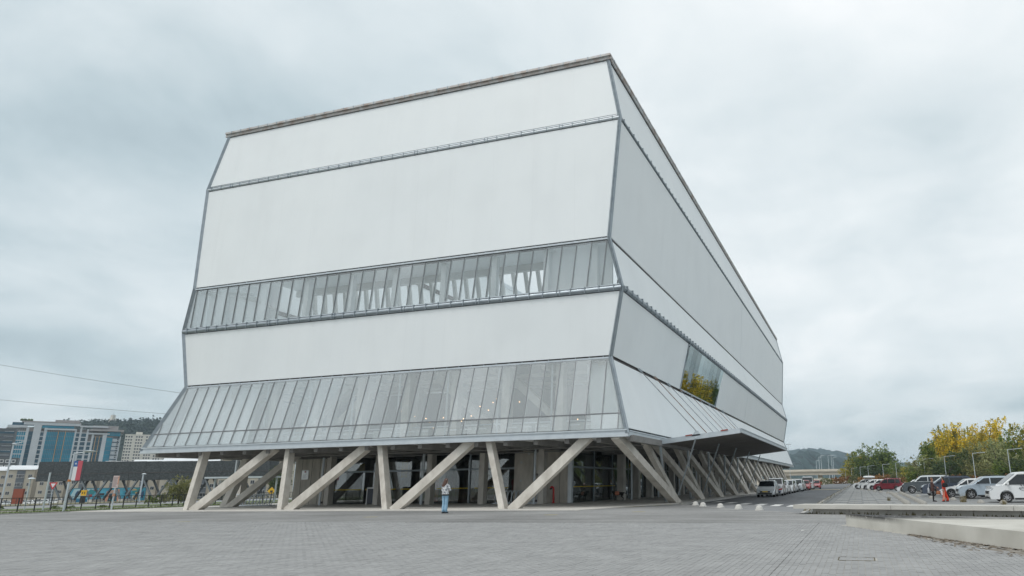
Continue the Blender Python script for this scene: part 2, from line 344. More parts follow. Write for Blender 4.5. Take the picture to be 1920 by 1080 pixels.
# horizontal joints between the bands
for k in range(1, 6):
    a, b = -BW + ES[k] + .05, -ES[k] - .05; y0, y1 = DF[k] + .05, BL - DF[k] - .05; z = Z[k]; dk = MB()
    hh = (0, .20, .46, .24, .36, .44)[k]
    dk.box(a, DF[k] + .09, z - hh / 2 - .08, b, DF[k] + .22, z + hh / 2 + .02)
    dk.box(-ES[k] - .22, y0 + .2, z - hh / 2 - .08, -ES[k] - .09, y1 - .2, z + hh / 2 + .02)
    dk.box(-BW + ES[k] + .09, y0 + .2, z - hh / 2 - .08, -BW + ES[k] + .22, y1 - .2, z + hh / 2 + .02)
    part(dk, 'joint_backing', STEELD if k < 5 else STEELL)
    if k in (2, 4):
        r = .165 if k == 2 else .10
        part(MB().tube([(a, DF[k], z - .02), (b, DF[k], z - .02)], r, 12), 'gutter_pipe', STEEL if k == 2 else STEELL, smooth=60)
        part(MB().tube([(-ES[k], y0, z - .02), (-ES[k], y1, z - .02)], r * .9, 10), 'gutter_pipe', STEEL, smooth=60)
        br = MB(); n = 37
        for j in range(n):
            xx = a + (b - a) * (j + .5) / n
            br.box(xx - .02, DF[k] - r - .02, z - r - .03, xx + .02, DF[k] + .1, z + r + .03)
            if j % 6 == 2: br.box(xx + .2, DF[k] - r - .015, z - r - .03, xx + .235, DF[k] + .1, z + r + .02)
        for j in range(96):
            yv = y0 + (y1 - y0) * (j + .5) / 96
            br.box(-ES[k] - .1, yv - .02, z - r - .02, -ES[k] + r + .015, yv + .02, z + r + .02)
        tag(part(br, 'pipe_bracket', STEEL), kind='stuff')
    elif k in (1, 3):
        ch = MB(); ch.box(a, DF[k] - .03, z - .10, b, DF[k] + .08, z + .005); part(ch, 'head_channel', STEELL)
        br = MB()
        for j in range(37):
            xx = a + (b - a) * (j + .5) / 37; br.box(xx - .02, DF[k] - .01, z + .005, xx + .02, DF[k] + .08, z + .11)
        tag(part(br, 'pipe_bracket', STEEL), kind='stuff')
    else:
        cp = MB(); o = .24
        cp.box(-BW + ES[5] - o, DF[5] - o, z + .0, -ES[5] + o, DF[5] - o + .12, z + .15); cp.box(-BW + ES[5] - .3, DF[5] - .12, z - .2, -ES[5] + .3, DF[5] - .02, z + .02)
        part(cp, 'roof_coping', COPE)
        cp = MB(); cp.box(-ES[5] + o - .12, DF[5] - o + .125, z + .0, -ES[5] + o, BL - DF[5] + o, z + .15); cp.box(-ES[5] + .1, DF[5] + .1, z - .2, -ES[5] + .2, BL - DF[5], z + .02)
        part(cp, 'roof_coping', COPE)
        cp = MB(); cp.box(-BW + ES[5] - o, DF[5] - o + .125, z + .02, -BW + ES[5] - o + .12, BL - DF[5] + o, z + .22); part(cp, 'roof_coping', COPE)
        sf = MB(); sf.box(-BW + ES[5] - o + .125, DF[5] - o + .125, z + .03, -ES[5] + o - .125, DF[5] + .3, z + .10); sf.box(-ES[5] - .3, DF[5] + .305, z + .03, -ES[5] + o - .125, BL - DF[5], z + .10)
        part(sf, 'coping_soffit', STEELD)
        hk = MB()
        for j in range(60): yv = 2 + j * 1.55; hk.box(-ES[5] + o - .02, yv, z - .02, -ES[5] + o + .02, yv + .06, z + .17)
        for j in range(36): hk.box(-BW + 2.2 + j * .9, DF[5] - o - .02, z - .02, -BW + 2.26 + j * .9, DF[5] - o + .02, z + .17)
        tag(part(hk, 'coping_clip', STEEL), kind='stuff')
# roof at the rear; the rest is left off to let sky light into the upper band
rf = MB(); z = 28.6
rf.box(-BW + 1.9, 78, z, -1.9, BL - 1.5, z + .25)
part(rf, 'roof', SOFF)
# glazed bands --------------------------------------------------------
def clip(poly, f):
    out = []
    for i in range(len(poly)):
        a, b = poly[i], poly[(i + 1) % len(poly)]; fa, fb = f(a), f(b)
        if fa >= 0: out.append(a)
        if fa * fb < 0: s = fa / (fa - fb); out.append((a[0] + (b[0] - a[0]) * s, a[1] + (b[1] - a[1]) * s))
    return out
def band(k, xb, xt, step, rows, mat, t_lo, t_hi):
    """panes between mullions that run from x=xb at the sill to x=xt at the head"""
    XRf = lambda t: -lp(ES, k, t) - .16; XLf = lambda t: -BW + lp(ES, k, t) + .16
    lean = xt - xb; n = 39
    for i in range(-2, n):
        x1 = xb - step * i; x0 = x1 - step
        lx = lambda x, t: x + lean * (t - t_lo) / (t_hi - t_lo)
        for (ta, tb_) in rows:
            g = .018
            cell = [(lx(x0 + g, ta), ta), (lx(x1 - g, ta), ta), (lx(x1 - g, tb_), tb_), (lx(x0 + g, tb_), tb_)]
            cell = clip(cell, lambda p: XRf(p[1]) - p[0]); cell = clip(cell, lambda p: p[0] - XLf(p[1])) if len(cell) > 2 else []
            if len(cell) < 3: continue
            w = max(p[0] for p in cell) - min(p[0] for p in cell)
            if w < .05: continue
            j = (random.random() - .5) * .010
            part(MB().slab([front(k, p[0], p[1], j * (p[0] - x0 - .5)) for p in cell], 0.02), 'glass_pane', mat)
        # mullion
        pts = [(lx(x1, t_lo), t_lo), (lx(x1, t_hi), t_hi)]
        def inside(p): return XLf(p[1]) + .02 < p[0] < XRf(p[1]) - .02
        N_ = 24; good = [t_lo + (t_hi - t_lo) * s / N_ for s in range(N_ + 1) if inside((lx(x1, t_lo + (t_hi - t_lo) * s / N_), t_lo + (t_hi - t_lo) * s / N_))]
        if len(good) > 1:
            ta, tb_ = good[0], good[-1]
            mu = MB(); mu.mi = 1; mu.bar(front(k, lx(x1, ta), ta, -.10), front(k, lx(x1, tb_), tb_, -.075), .045, .12, up=(0, -1, 0)); mu.mi = 0; mu.bar(front(k, lx(x1, ta), ta, .012), front(k, lx(x1, tb_), tb_, .012), .035, .03, up=(0, -1, 0))
            part(mu, 'mullion', [STEELM, STEELF])
STEELF = pm('fin_steel', (0.42, 0.45, 0.46), (0.50, 0.53, 0.54), 5.0, 0.5, 0.1)
STEELM = pm('mullion_steel', (0.20, 0.21, 0.22), (0.28, 0.29, 0.30), 5.0, 0.5, 0.4)
tr = tz(0, 5.14 - Z[0])
band(0, -1.61 + .985, -1.77 + .985 + .02, .985, ((tz(0, .30), tr - .006), (tr + .006, 1 - tz(0, .12))), GLOW, tz(0, .30), 1 - tz(0, .12))
part(MB().bar(front(0, -BW + .5, tr, .01), front(0, -.5, tr, .01), .05, .06, up=(0, 0, 1)), 'transom', STEELM)
band(2, -2.0 + .99, -1.60 + .99, .99, ((tz(2, .24), 1 - tz(2, .16)),), GUP, tz(2, .24), 1 - tz(2, .16))
sl = MB(); sl.box(-BW + .8, DF[2] - .06, Z[2] + .165, -.8, DF[2] + .10, Z[2] + .225); part(sl, 'sill', STEELL)
# edge beam around the lowest band
eb = MB(); eb.box(-BW - .04, -.06, 3.80, .04, .25, 3.97); eb.box(-BW - .02, -.01, 3.972, .02, .2, 4.13); eb.box(-BW + .02, -.07, 4.132, -.02, .18, 4.21); part(eb, 'edge_beam', STEELL)
eb = MB(); eb.box(-.25, .255, 3.86, .05, BL, 3.99); eb.box(-.2, .255, 3.992, .01, BL, 4.1); eb.box(-.18, .255, 4.102, .06, BL, 4.17); part(eb, 'edge_beam', STEELL)
eb = MB(); eb.box(-BW - .05, .255, 3.82, -BW + .25, BL, 4.2); part(eb, 'edge_beam', STEELL)
# first floor slab, soffit and beams
fs = MB(); fs.box(-BW + .26, .26, 3.90, -.26, BL - .3, 4.06); part(fs, 'floor_slab', SOFF)
bm_ = MB()
for i in range(19): x = -BW + 1.0 + i * 1.95; bm_.box(x - .14, .4, 3.55, x + .14, 13, 3.895)
for y in (4.2, 8.0): bm_.box(-BW + .5, y - .16, 3.50, -.5, y + .16, 3.545)
for i in range(22): y = 15.5 + i * 3.73; bm_.box(-8, y - .14, 3.55, -.5, y + .14, 3.895)
part(bm_, 'soffit_beam', pm('soffit_beam_paint', (.17, .165, .16), (.24, .235, .225), 2, .7))
# foyer behind the lower glass
part(MB().box(-BW + 2, 10.5, 4.07, -2, 10.7, 8.5), 'inner_wall', INTG)
cl = MB(); cl.box(-BW + 1.9, 1.5, 8.62, -1.9, 10.4, 8.8); part(cl, 'foyer_ceiling', INTG)
for i in range(9): x = -BW + 3.9 + i * 3.73; part(MB().box(x - .2, 1.7, 8.2, x + .2, 10.4, 8.6), 'ceiling_beam', CONCC)
for y in (3.2, 6.6): part(MB().box(-BW + 2, y - .15, 8.0, -2, y + .15, 8.19), 'ceiling_beam', CONCC)
part(MB().slab([(-BW + 1.1, .75, 4.1), (-28.6, 1.6, 4.1), (-28.6, 2.3, 8.4), (-BW + 2.4, 1.75, 8.4)], .1), 'inner_panel', MEM)
part(MB().slab([(-2.6, 1.2, 4.1), (-.5, .6, 4.1), (-1.75, 1.7, 8.4), (-3.4, 2.2, 8.4)], .1), 'inner_panel', MEM)
for i, px in enumerate((-30.6, -26.9, -23.2, -19.6, -16.0, -12.35, -8.7, -5.05)):
    part(MB().box(px - .26, 1.9, 4.07, px + .26, 2.4, 8.6), 'column', CONC)
    part(MB().tube([(px - .42, 1.75, 4.07), (px - .42, 1.75, 8.5)], .06, 6), 'downpipe', STEELL)
    if i % 2: part(MB().box(px + 1.6, 5.2, 4.07, px + 2.1, 5.7, 8.6), 'column', CONCC)
for a, b in (((-27, 4.2), (-21.5, 8.4)), ((-24.2, 4.2), (-19.2, 8.4)), ((-14.6, 8.4), (-9.6, 4.2)), ((-9.4, 8.3), (-4.6, 4.2)), ((-33.2, 4.3), (-29.4, 8.4))):
    part(MB().bar((a[0], 3.4, a[1]), (b[0], 3.4, b[1]), .45, .5, up=(0, 1, 0)), 'diagonal_brace', CONC)
part(MB().box(-BW + 2.2, 2.6, 5.0, -2.2, 2.66, 5.09), 'handrail', STEELL)
for i in range(30):
    x = -32.6 + i * 1.02
    if i % 4 != 3: part(MB().box(x, 1.02, 4.62, x + .72, 1.10, 4.68), 'sill_lamp', MEM)
for i in range(12):
    x = -31 + i * 2.4; part(MB().box(x, 2.7, 4.1, x + 1.9, 3.3, 4.95), 'counter', INTW)
BULB = emit('warm_bulb', (1.0, 0.62, 0.30), 3.0)
bulb_me = MB().lathe([(0, -.04), (.03, -.03), (.04, 0), (.03, .03), (0, .04)], 8).mesh('bulb', BULB)
for bx, bz in ((-21.2, 5.9), (-18.9, 6.6), (-18.6, 6.4), (-18.75, 6.5), (-18.3, 6.3), (-17.7, 6.1), (-18.0, 5.5), (-16.4, 5.85), (-16.0, 5.6), (-15.3, 5.9), (-15.6, 5.2), (-14.2, 6.0), (-13.6, 5.75), (-13.2, 5.95), (-13.8, 5.6),
               (-12.2, 6.5), (-11.6, 6.8), (-11.5, 6.2), (-10.8, 6.9), (-11.9, 5.9), (-9.9, 7.6), (-9.0, 7.3), (-8.6, 7.15), (-7.9, 6.9), (-9.4, 6.7), (-6.1, 6.0), (-6.0, 5.6), (-5.3, 5.4)):
    link('bulb', bulb_me, T, (bx, 4.4 + random.random(), bz))
# upper gallery: invented light well, open to the sky for brightness, with raking struts
gf = MB(); gf.box(-BW + 1.5, 1.25, 12.3, -1.5, BL - 2, 12.6); part(gf, 'light_well_floor', MEM)
gc = MB(); gc.box(-BW + 8.4, 1.1, 15.75, -5.4, 3.6, 15.95); part(gc, 'gallery_ceiling', MEM)
gc = MB(); gc.box(-BW + 8.4, 3.35, 15.30, -5.4, 3.65, 15.745); part(gc, 'gallery_beam', INTW)
part(MB().box(-BW + 1.7, 1.9, 12.61, -BW + 8.2, 2.1, 16.3), 'inner_panel', MEM); part(MB().box(-6.0, 1.75, 12.61, -1.6, 1.95, 16.3), 'inner_panel', MEM)
for i in range(24):
    x = -27.2 + i * .93; part(MB().bar((x + .35, 3.9, 12.6), (x - .45, 3.9, 17.2), .2, .25, up=(0, 1, 0)), 'raking_strut', INTW)
for i, x in enumerate((-32.3, -28.4, -24.6, -20.8, -17.2, -13.4, -9.6, -5.9, -2.6)): part(MB().box(x - .18, 1.35, 12.61, x + .18, 1.7, 15.74), 'column', MEM)
for i in range(5): part(MB().bar((-34.3 + i * 1.2, 1.75, 15.9 - i * .3), (-30 + i * .6, 1.75, 15.3 - i * .35), .1, .25, up=(0, 1, 0)), 'roof_rafter', INTW)
# ------------------------------------------------------------------ ground floor
def leg(p, q, w=.5, h=.46, mat=CONC): return part(MB().bar(p, q, w, h, up=(0, 1, 0)), 'concrete_leg', mat)
for f, a, b in ((-30.3, -31.0, -25.0), (-22.55, -23.75, -17.45), (-14.75, -16.6, -10.05), (-7.0, -8.95, -2.55)):
    leg((f - .22, -.3, -.1), (a, .75, 3.95), .36, .46); leg((f + .22, -.28, -.1), (b, .75, 3.95))
for i in range(11):
    yf = 9.38 + 7.47 * i
    for s in (1, -1):
        x0, x1 = (.22, -.75) if s == 1 else (-BW - .2, -BW + .75)
        if s == -1 and i < 3: continue
        part(MB().bar((x0, yf, -.1), (x1, yf - 9.65 if i else -.4 + .55, 3.9), .46 if i == 0 else .40, .5 if i == 0 else .36, up=(1, 0, 0)), 'concrete_leg', CONC)
        part(MB().bar((x0, yf + .1, -.1), (x1 - .08, yf - 3.95, 3.9), .38, .34, up=(1, 0, 0)), 'concrete_leg', CONC)
leg((-33.9, 5.2, -.1), (-33.2, 6.2, 3.9), .5, .46, CONCC); leg((-33.5, 5.2, -.1), (-28.4, 6.2, 3.9), .46, .42, CONCC)
for x in (-35.7, -27.1, -22.6, -18.1, -13.75, -9.1):
    part(MB().box(x - .21, 7.8, 0, x + .2, 8.35, 3.9), 'column', CONCC)
    if x not in (-22.6, -13.75):
        part(MB().tube([(x - .42, 7.7, 0), (x - .42, 7.7, 3.9)], .085, 8), 'downpipe', STEELL, smooth=True)
        part(MB().box(x - .335, 7.72, 1.9, x - .215, 7.79, 2.05), 'pipe_clip', STEELD); part(MB().box(x - .335, 7.72, .15, x - .215, 7.79, .3), 'pipe_clip', STEELD)
for i in range(20):
    y = 16.2 + i * 3.74; part(MB().box(-6.5, y - .28, 0, -5.95, y + .28, 3.9), 'column', CONCC)
    if i % 2 == 0: part(MB().tube([(-5.7, y + .9, 0), (-5.7, y + .9, 3.9)], .08, 8), 'downpipe', STEELL)
w1 = part(MB().box(-32.1, 9.6, 0, -29.05, 20, 3.89), 'concrete_wall', WALLC)
w2 = part(MB().box(-12.15, 9.6, 0, -7.82, 14.5, 3.89), 'concrete_wall', WALLC)
for x in (-31.4, -30.4, -29.6): MB().box(x - .012, 9.585, 0, x + .012, 9.597, 3.88).build('board_joint', INTD, w1)
for x in (-10.6, -8.5): MB().box(x - .012, 9.585, 0, x + .012, 9.597, 3.88).build('board_joint', INTD, w2)
for x, z in ((-11.6, 2.9), (-11.6, 1.6), (-9.8, 2.9), (-9.8, 1.6), (-11.0, 3.5), (-8.2, 2.8)):
    MB().lathe([(0, 0), (.06, 0), (.075, -.006), (.09, 0)], 12, 'y', (x, 9.596, z)).build('tie_hole', INTW, w2)
pl = part(MB().box(-31.32, 9.53, 1.98, -30.64, 9.57, 2.70), 'plaque', pm('brushed_plate', (.55, .56, .57), (.68, .69, .70), 3, .35, .6)); tag(pl, 'square steel plaque with small red and black emblem')
MB().lathe([(0, 0), (.055, 0), (.055, .012)], 12, 'y', (-31.0, 9.515, 2.58)).build('emblem', pm('emblem_red', (.45, .03, .03)), pl)
MB().box(-30.94, 9.518, 2.54, -30.89, 9.528, 2.63).build('emblem', INTD, pl)
tx = MB()
for i in range(6): tx.box(-31.17, 9.524, 2.36 - i * .055, -30.8 - (i % 3) * .06, 9.528, 2.375 - i * .055)
MBt = tx.build('engraved_text', STEEL, pl)
# entrance glass
FRM = STEEL
def gl(x0, x1, y, z0, z1):
    n = max(1, round((x1 - x0) / 1.55))
    for i in range(n): part(MB().box(x0 + (x1 - x0) * i / n + .012, y, z0, x0 + (x1 - x0) * (i + 1) / n - .012, y + .02, z1), 'glass_pane', GGR)
gl(-29.0, -12.18, 10.2, .02, 2.44); gl(-29.0, -12.18, 10.2, 2.58, 3.88)
part(MB().box(-29.0, 10.13, 2.45, -12.18, 10.26, 2.57), 'transom', FRM)
for x in (-28.98, -24.6, -20.4, -16.2, -12.22): part(MB().box(x - .055, 10.12, 0, x + .055, 10.28, 3.88), 'mullion', FRM)
for i in range(40):
    y = 9.75 + i * 2.0
    for a, b in ((.02, 2.44), (2.58, 3.88)): part(MB().box(-7.61, y + .02, a, -7.59, y + 1.98, b), 'glass_pane', GGR)
    if i % 2 == 0: part(MB().box(-7.66, y - .04, 0, -7.54, y + .04, 3.88), 'mullion', FRM)
part(MB().box(-7.67, 9.8, 2.45, -7.53, 89.7, 2.57), 'transom', FRM)
part(MB().box(-7.80, 9.42, 0, -7.50, 9.7, 3.88), 'corner_post', STEELL)
tape = MB()
for i in range(120):
    x = -28.8 + i * .142
    if x < -12.3 and i % 23 < 20: tape.box(x, 10.175, 1.09, x + .10, 10.185, 1.16)
tag(part(tape, 'warning_tape', pm('yellow_tape', (.75, .55, .03))), kind='stuff')
tape = MB()
for i in range(60): tape.box(-7.58, 9.9 + i * .14, 1.1, -7.57, 10.0 + i * .14, 1.16)
tag(part(tape, 'warning_tape', pm('yellow_tape', (.75, .55, .03))), kind='stuff')
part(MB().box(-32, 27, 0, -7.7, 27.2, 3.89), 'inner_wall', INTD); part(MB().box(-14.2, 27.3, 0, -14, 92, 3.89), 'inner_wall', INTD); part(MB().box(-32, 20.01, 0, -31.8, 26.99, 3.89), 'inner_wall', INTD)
for x in (-28.5, -25.3, -22.4, -19.6, -16.4): part(MB().box(x - .25, 16.8, 0, x + .25, 17.3, 3.9), 'column', CONCC)
for a, b in (((-26, .2), (-22, 3.8)), ((-20.4, 3.8), (-16, .5)), ((-29.5, .4), (-27, 3.8))): part(MB().bar((a[0], 18.2, a[1]), (b[0], 18.2, b[1]), .4, .45, up=(0, 1, 0)), 'diagonal_brace', CONCC)
part(MB().box(-30, 24.5, 0, -15, 25.3, 1.1), 'reception_counter', pm('counter_wood', (.16, .09, .05), (.24, .14, .08), 3, .5))
# ------------------------------------------------------------------ canopy on the side
can = MB(); ci, co = (.14, 3.86), (5.2, 4.40); ya, yb = 5.95, 33.1
can.slab([(ci[0], ya, ci[1]), (co[0] - .06, ya, co[1]), (co[0] - .06, yb, co[1]), (ci[0], yb, ci[1])], .10)
cn = part(can, 'canopy', STEELL); tag(cn, 'steel canopy hung on rods over the side entrance')
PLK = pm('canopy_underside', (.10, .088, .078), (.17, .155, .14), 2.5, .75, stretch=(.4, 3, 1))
n = 30
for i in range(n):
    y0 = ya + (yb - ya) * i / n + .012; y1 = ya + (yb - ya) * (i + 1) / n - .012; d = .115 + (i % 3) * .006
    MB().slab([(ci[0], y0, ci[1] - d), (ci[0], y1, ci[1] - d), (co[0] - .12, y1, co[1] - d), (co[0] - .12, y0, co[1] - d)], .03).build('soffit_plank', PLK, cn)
MB().bar((ci[0] - .05, ya - .07, ci[1] - .06), (co[0] + .02, ya - .07, co[1] - .06), .12, .30).build('edge_channel', STEELL, cn)
MB().bar((co[0], ya, co[1] - .04), (co[0], yb, co[1] - .04), .12, .22).build('edge_channel', STEELL, cn)
MB().bar((co[0] + .07, ya, co[1] + .08), (co[0] + .07, yb, co[1] + .08), .10, .05).build('edge_channel', STEELL, cn)
MB().bar((ci[0], yb + .07, ci[1] - .04), (co[0] + .02, yb + .07, co[1] - .04), .12, .24).build('edge_channel', STEELL, cn)
for fx in (2.0, 4.25): MB().bar((fx - .22, ya - .16, 3.92 + fx * .105), (fx + .22, ya - .16, 3.97 + fx * .105), .03, .07).build('paint_patch', pm('red_primer', (.30, .05, .03)), cn)
nt_ = MB()
for i in range(12): nt_.bar((.5 + i * .4, ya - .1, 3.70 + .4 * i * .107 + .04), (.56 + i * .4, ya - .1, 3.70 + .4 * i * .107 + .045), .08, .07)
tag(nt_.build('plank_clip', STEELL, cn), kind='stuff')
for i in range(9):
    y = 6.6 + i * 3.5; q = (2.5, max(min(y, 32.8), 6.2), 4.22)
    part(MB().tube([(-1.5, y, 8.66), q], .022, 6), 'tie_rod', RUST if i % 3 == 1 else STEEL)
    if i < 3: part(MB().tube([(-1.5, y + .14, 8.66), (q[0], q[1] + .14, q[2])], .02, 6), 'tie_rod', RUST)
    part(MB().bar((-1.55, y - .12, 8.72), (-1.34, y + .08, 8.50), .09, .14), 'rod_bracket', RUST if i % 2 else STEEL)
part(MB().slab([(2.15, 5.82, 4.08), (2.75, 5.82, 4.14), (2.6, 5.82, 4.42), (2.4, 5.82, 4.42)], .06), 'rod_bracket', STEELL)
for i in range(5):
    y = 5.9 + 7.0 * i
    part(MB().tube([(2.45, y if i else 5.75, 3.97), (.18, 9.75 + 7.47 * i, .5)], .05, 8), 'stay_rod', STEELL, smooth=True)
    part(MB().tube([(.1, y if i else 5.8, 3.75), (-1.0, y + 5.0, 0)], .085, 8), 'raking_post', STEELL, smooth=True)
    part(MB().tube([(-.95, y + 5.0, .06), (.1, y + 3.9, .45)], .03, 6), 'stay_rod', STEELL)
# ================================================================== GROUND
def zg(x):   # the land west of the plaza falls away
    pts = [(-1400, -5), (-300, -3.6), (-250, -2.95), (-186, -1.6), (-160, -1.05), (-84, -.47), (-60, -.25), (-44, -.02)]
    if x >= -44: return -.02
    for (a, za), (b, zb) in zip(pts, pts[1:]):
        if a <= x <= b: return za + (zb - za) * (x - a) / (b - a)
    return -5
def struct(o): return tag(o, kind='structure')
def brickmat(name, c1, c2, joint, bw=.2, bh=.1, jw=.008, big=0.25):
    m, t, b = newmat(name); b.inputs['Roughness'].default_value = .85; b.inputs['Specular IOR Level'].default_value = .3
    co = t.nodes.new('ShaderNodeTexCoord'); mp = t.nodes.new('ShaderNodeMapping'); mp.inputs['Rotation'].default_value = (0, 0, pi / 2)
    t.links.new(co.outputs['Object'], mp.inputs[0])
    br = t.nodes.new('ShaderNodeTexBrick'); br.inputs['Scale'].default_value = 1; br.inputs['Brick Width'].default_value = bw; br.inputs['Row Height'].default_value = bh
    br.inputs['Mortar Size'].default_value = jw; br.inputs['Color1'].default_value = (*c1, 1); br.inputs['Color2'].default_value = (*c2, 1); br.inputs['Mortar'].default_value = (*joint, 1)
    t.links.new(mp.outputs[0], br.inputs['Vector'])
    def nz(scale, st, lo, hi, a, bb):
        m2 = t.nodes.new('ShaderNodeMapping'); m2.inputs['Scale'].default_value = st; t.links.new(co.outputs['Object'], m2.inputs[0])
        n = t.nodes.new('ShaderNodeTexNoise'); n.inputs['Scale'].default_value = scale; n.inputs['Detail'].default_value = 6; t.links.new(m2.outputs[0], n.inputs['Vector'])
        r = t.nodes.new('ShaderNodeMapRange'); r.inputs[1].default_value = lo; r.inputs[2].default_value = hi; r.inputs[3].default_value = a; r.inputs[4].default_value = bb; t.links.new(n.outputs[0], r.inputs[0]); return r.outputs[0]
    a = nz(.12, (1, 1, 1), .35, .65, 1 - big, 1.06); c = nz(2.2, (1, 3.0, 1), .3, .7, .86, 1.08); e = nz(.55, (.35, 2.2, 1), .40, .62, .82, 1.03)
    def mul(x, y):
        q = t.nodes.new('ShaderNodeMath'); q.operation = 'MULTIPLY'; t.links.new(x, q.inputs[0]); t.links.new(y, q.inputs[1]); return q.outputs[0]
    f = mul(mul(a, c), e)
    vm = t.nodes.new('ShaderNodeVectorMath'); vm.operation = 'SCALE'; t.links.new(br.outputs['Color'], vm.inputs[0]); t.links.new(f, vm.inputs['Scale'])
    t.links.new(vm.outputs[0], b.inputs['Base Color'])
    bp = t.nodes.new('ShaderNodeBump'); bp.inputs['Strength'].default_value = .5; bp.inputs['Distance'].default_value = .006; bp.invert = True
    t.links.new(br.outputs['Fac'], bp.inputs['Height']); t.links.new(bp.outputs[0], b.inputs['Normal'])
    return m
PAVE = brickmat('plaza_paving', (.275, .277, .276), (.315, .316, .314), (.32, .313, .295), big=.34)
PAVL = brickmat('light_paving', (.30, .305, .305), (.34, .345, .345), (.26, .26, .25), .2, .1)
PAVP = brickmat('parking_paving', (.25, .258, .262), (.30, .305, .305), (.22, .22, .20), .5, .5, .02)
PAVER = pm('paver_face', (.255, .257, .256), (.33, .332, .33), 1.3, .85, bump=.25, bscale=60, spec=.3, contrast=(.3, .7))
def vary(m, a=.10):
    t = m.node_tree; b = t.nodes['Principled BSDF']; src = b.inputs['Base Color'].links[0].from_socket
    g = t.nodes.new('ShaderNodeNewGeometry'); oi = t.nodes.new('ShaderNodeObjectInfo'); ad = t.nodes.new('ShaderNodeMath'); ad.operation = 'ADD'; t.links.new(g.outputs['Random Per Island'], ad.inputs[0]); t.links.new(oi.outputs['Random'], ad.inputs[1])
    fr = t.nodes.new('ShaderNodeMath'); fr.operation = 'FRACT'; t.links.new(ad.outputs[0], fr.inputs[0]); pw = t.nodes.new('ShaderNodeMath'); pw.operation = 'POWER'; pw.inputs[1].default_value = .45; t.links.new(fr.outputs[0], pw.inputs[0])
    mr = t.nodes.new('ShaderNodeMapRange'); mr.inputs[3].default_value = 1 - a; mr.inputs[4].default_value = 1 + a * .35; t.links.new(pw.outputs[0], mr.inputs[0])
    vm = t.nodes.new('ShaderNodeVectorMath'); vm.operation = 'SCALE'; t.links.new(src, vm.inputs[0]); t.links.new(mr.outputs[0], vm.inputs['Scale']); t.links.new(vm.outputs[0], b.inputs['Base Color'])
vary(PAVER)
m_, t_, b_ = PAVER, PAVER.node_tree, PAVER.node_tree.nodes['Principled BSDF']
SAND = pm('joint_sand', (.33, .315, .28), (.44, .425, .39), 1.2, .95, contrast=(.35, .65))
ASPH = pm('asphalt', (.095, .10, .107), (.145, .152, .16), .35, .85, bump=.2, bscale=40, stretch=(1.5, .3, 1), contrast=(.3, .7))
APRON = pm('apron_concrete', (.47, .455, .42), (.58, .56, .52), .5, .8, bump=.1, stretch=(.4, 1, 1))
LAND = pm('far_ground', (.16, .165, .13), (.24, .23, .19), .05, .95)
GRASS = pm('lawn', (.07, .105, .028), (.125, .165, .05), .8, .95)
CURB = pm('kerb_concrete', (.30, .295, .28), (.42, .41, .39), 1.0, .85)
POCK = pm('bench_concrete', (.40, .39, .355), (.53, .515, .475), 1.0, .85, bump=.2, bscale=30, contrast=(.25, .75))
# far land: one sheet to the horizon
g = MB(); xs = [-6000, -1400, -300, -250, -186, -160, -84, -60, -44]; 
for a, b in zip(xs, xs[1:]): g.add([(a, -900, zg(a) - .02), (b, -900, zg(b) - .02), (b, 6000, zg(b) - .02), (a, 6000, zg(a) - .02)], [(0, 1, 2, 3)])
struct(g.build('western_ground', LAND))
struct(MB().add([(-43.99, -900, -.5), (6000, -900, -.5), (6000, 6000, -.5), (-43.99, 6000, -.5)], [(0, 1, 2, 3)]).build('ground', LAND))
# plaza sheet with the road diagonal cut out at its corner
DL = [(.95, 6.9), (1.9, 5.3), (4.0, 1.7), (6.6, -2.4), (9.2, -4.9)]
plz = struct(MB().add([(-38.6, -300, 0), (60, -300, 0), (60, -10.5, 0), (14.2, -8.1, 0), (9.2, -4.9, 0), (6.6, -2.4, 0), (4.0, 1.7, 0), (1.9, 5.3, 0), (.95, 6.9, 0), (.9, 100, 0), (-38.6, 100, 0)], [tuple(range(11))]).build('plaza', PAVE))
ap = struct(MB().slab([(-38.2, -2.3, .028), (-1.8, -2.3, .028), (-.5, 3.6, .028), (.88, 6.9, .028), (.88, 99, .028), (-38.2, 99, .028)], .1).build('apron', APRON))
kb = MB(); kb.box(.9, 7.2, -.25, 1.08, 120, .03); struct(kb.build('road_kerb', CURB))
moss = MB()
for i in range(26):
    t = i / 25; x = -2.2 + 3.4 * t; y = -1.2 + 8.0 * t
    if random.random() < .75: moss.slab([(x, y - .08, .006), (x + .22, y - .02, .006), (x + .26, y + .12, .006), (x + .03, y + .09, .006)], .004)
tag(moss.build('moss', pm('moss', (.22, .20, .05), (.30, .28, .08), 4)), kind='stuff')
# road
struct(MB().add([(1.08, 6.6, -.11), (2.05, 5.45, -.11), (4.2, 1.8, -.11), (6.75, -2.2, -.11), (9.3, -4.75, -.11), (9.35, 330, -.14), (1.08, 330, -.14)], [tuple(range(7))]).build('road', ASPH))
lip = MB()
for (a, b), (c, d) in zip(DL, DL[1:]): lip.slab([(a, b, .004), (c, d, .004), (c, d, -.2), (a, b, -.2)], .08)
struct(lip.build('plaza_kerb', CURB))
road_pale = MB().add([(1.09, 7.0, -.106), (2.3, 5.4, -.106), (4.3, 1.9, -.106), (6.9, -2.1, -.106), (9.3, -4.6, -.106), (9.3, 2.5, -.106), (6.3, 6.6, -.106), (3.8, 9.5, -.106), (1.09, 12.8, -.106)], [tuple(range(9))])
struct(road_pale.build('crossing_surface', pm('worn_road', (.185, .19, .195), (.235, .24, .245), .8, .9, bump=.2, bscale=50)))
WPAINT = pm('road_paint', (.55, .55, .53), (.72, .72, .70), 5, .7, contrast=(.35, .6))
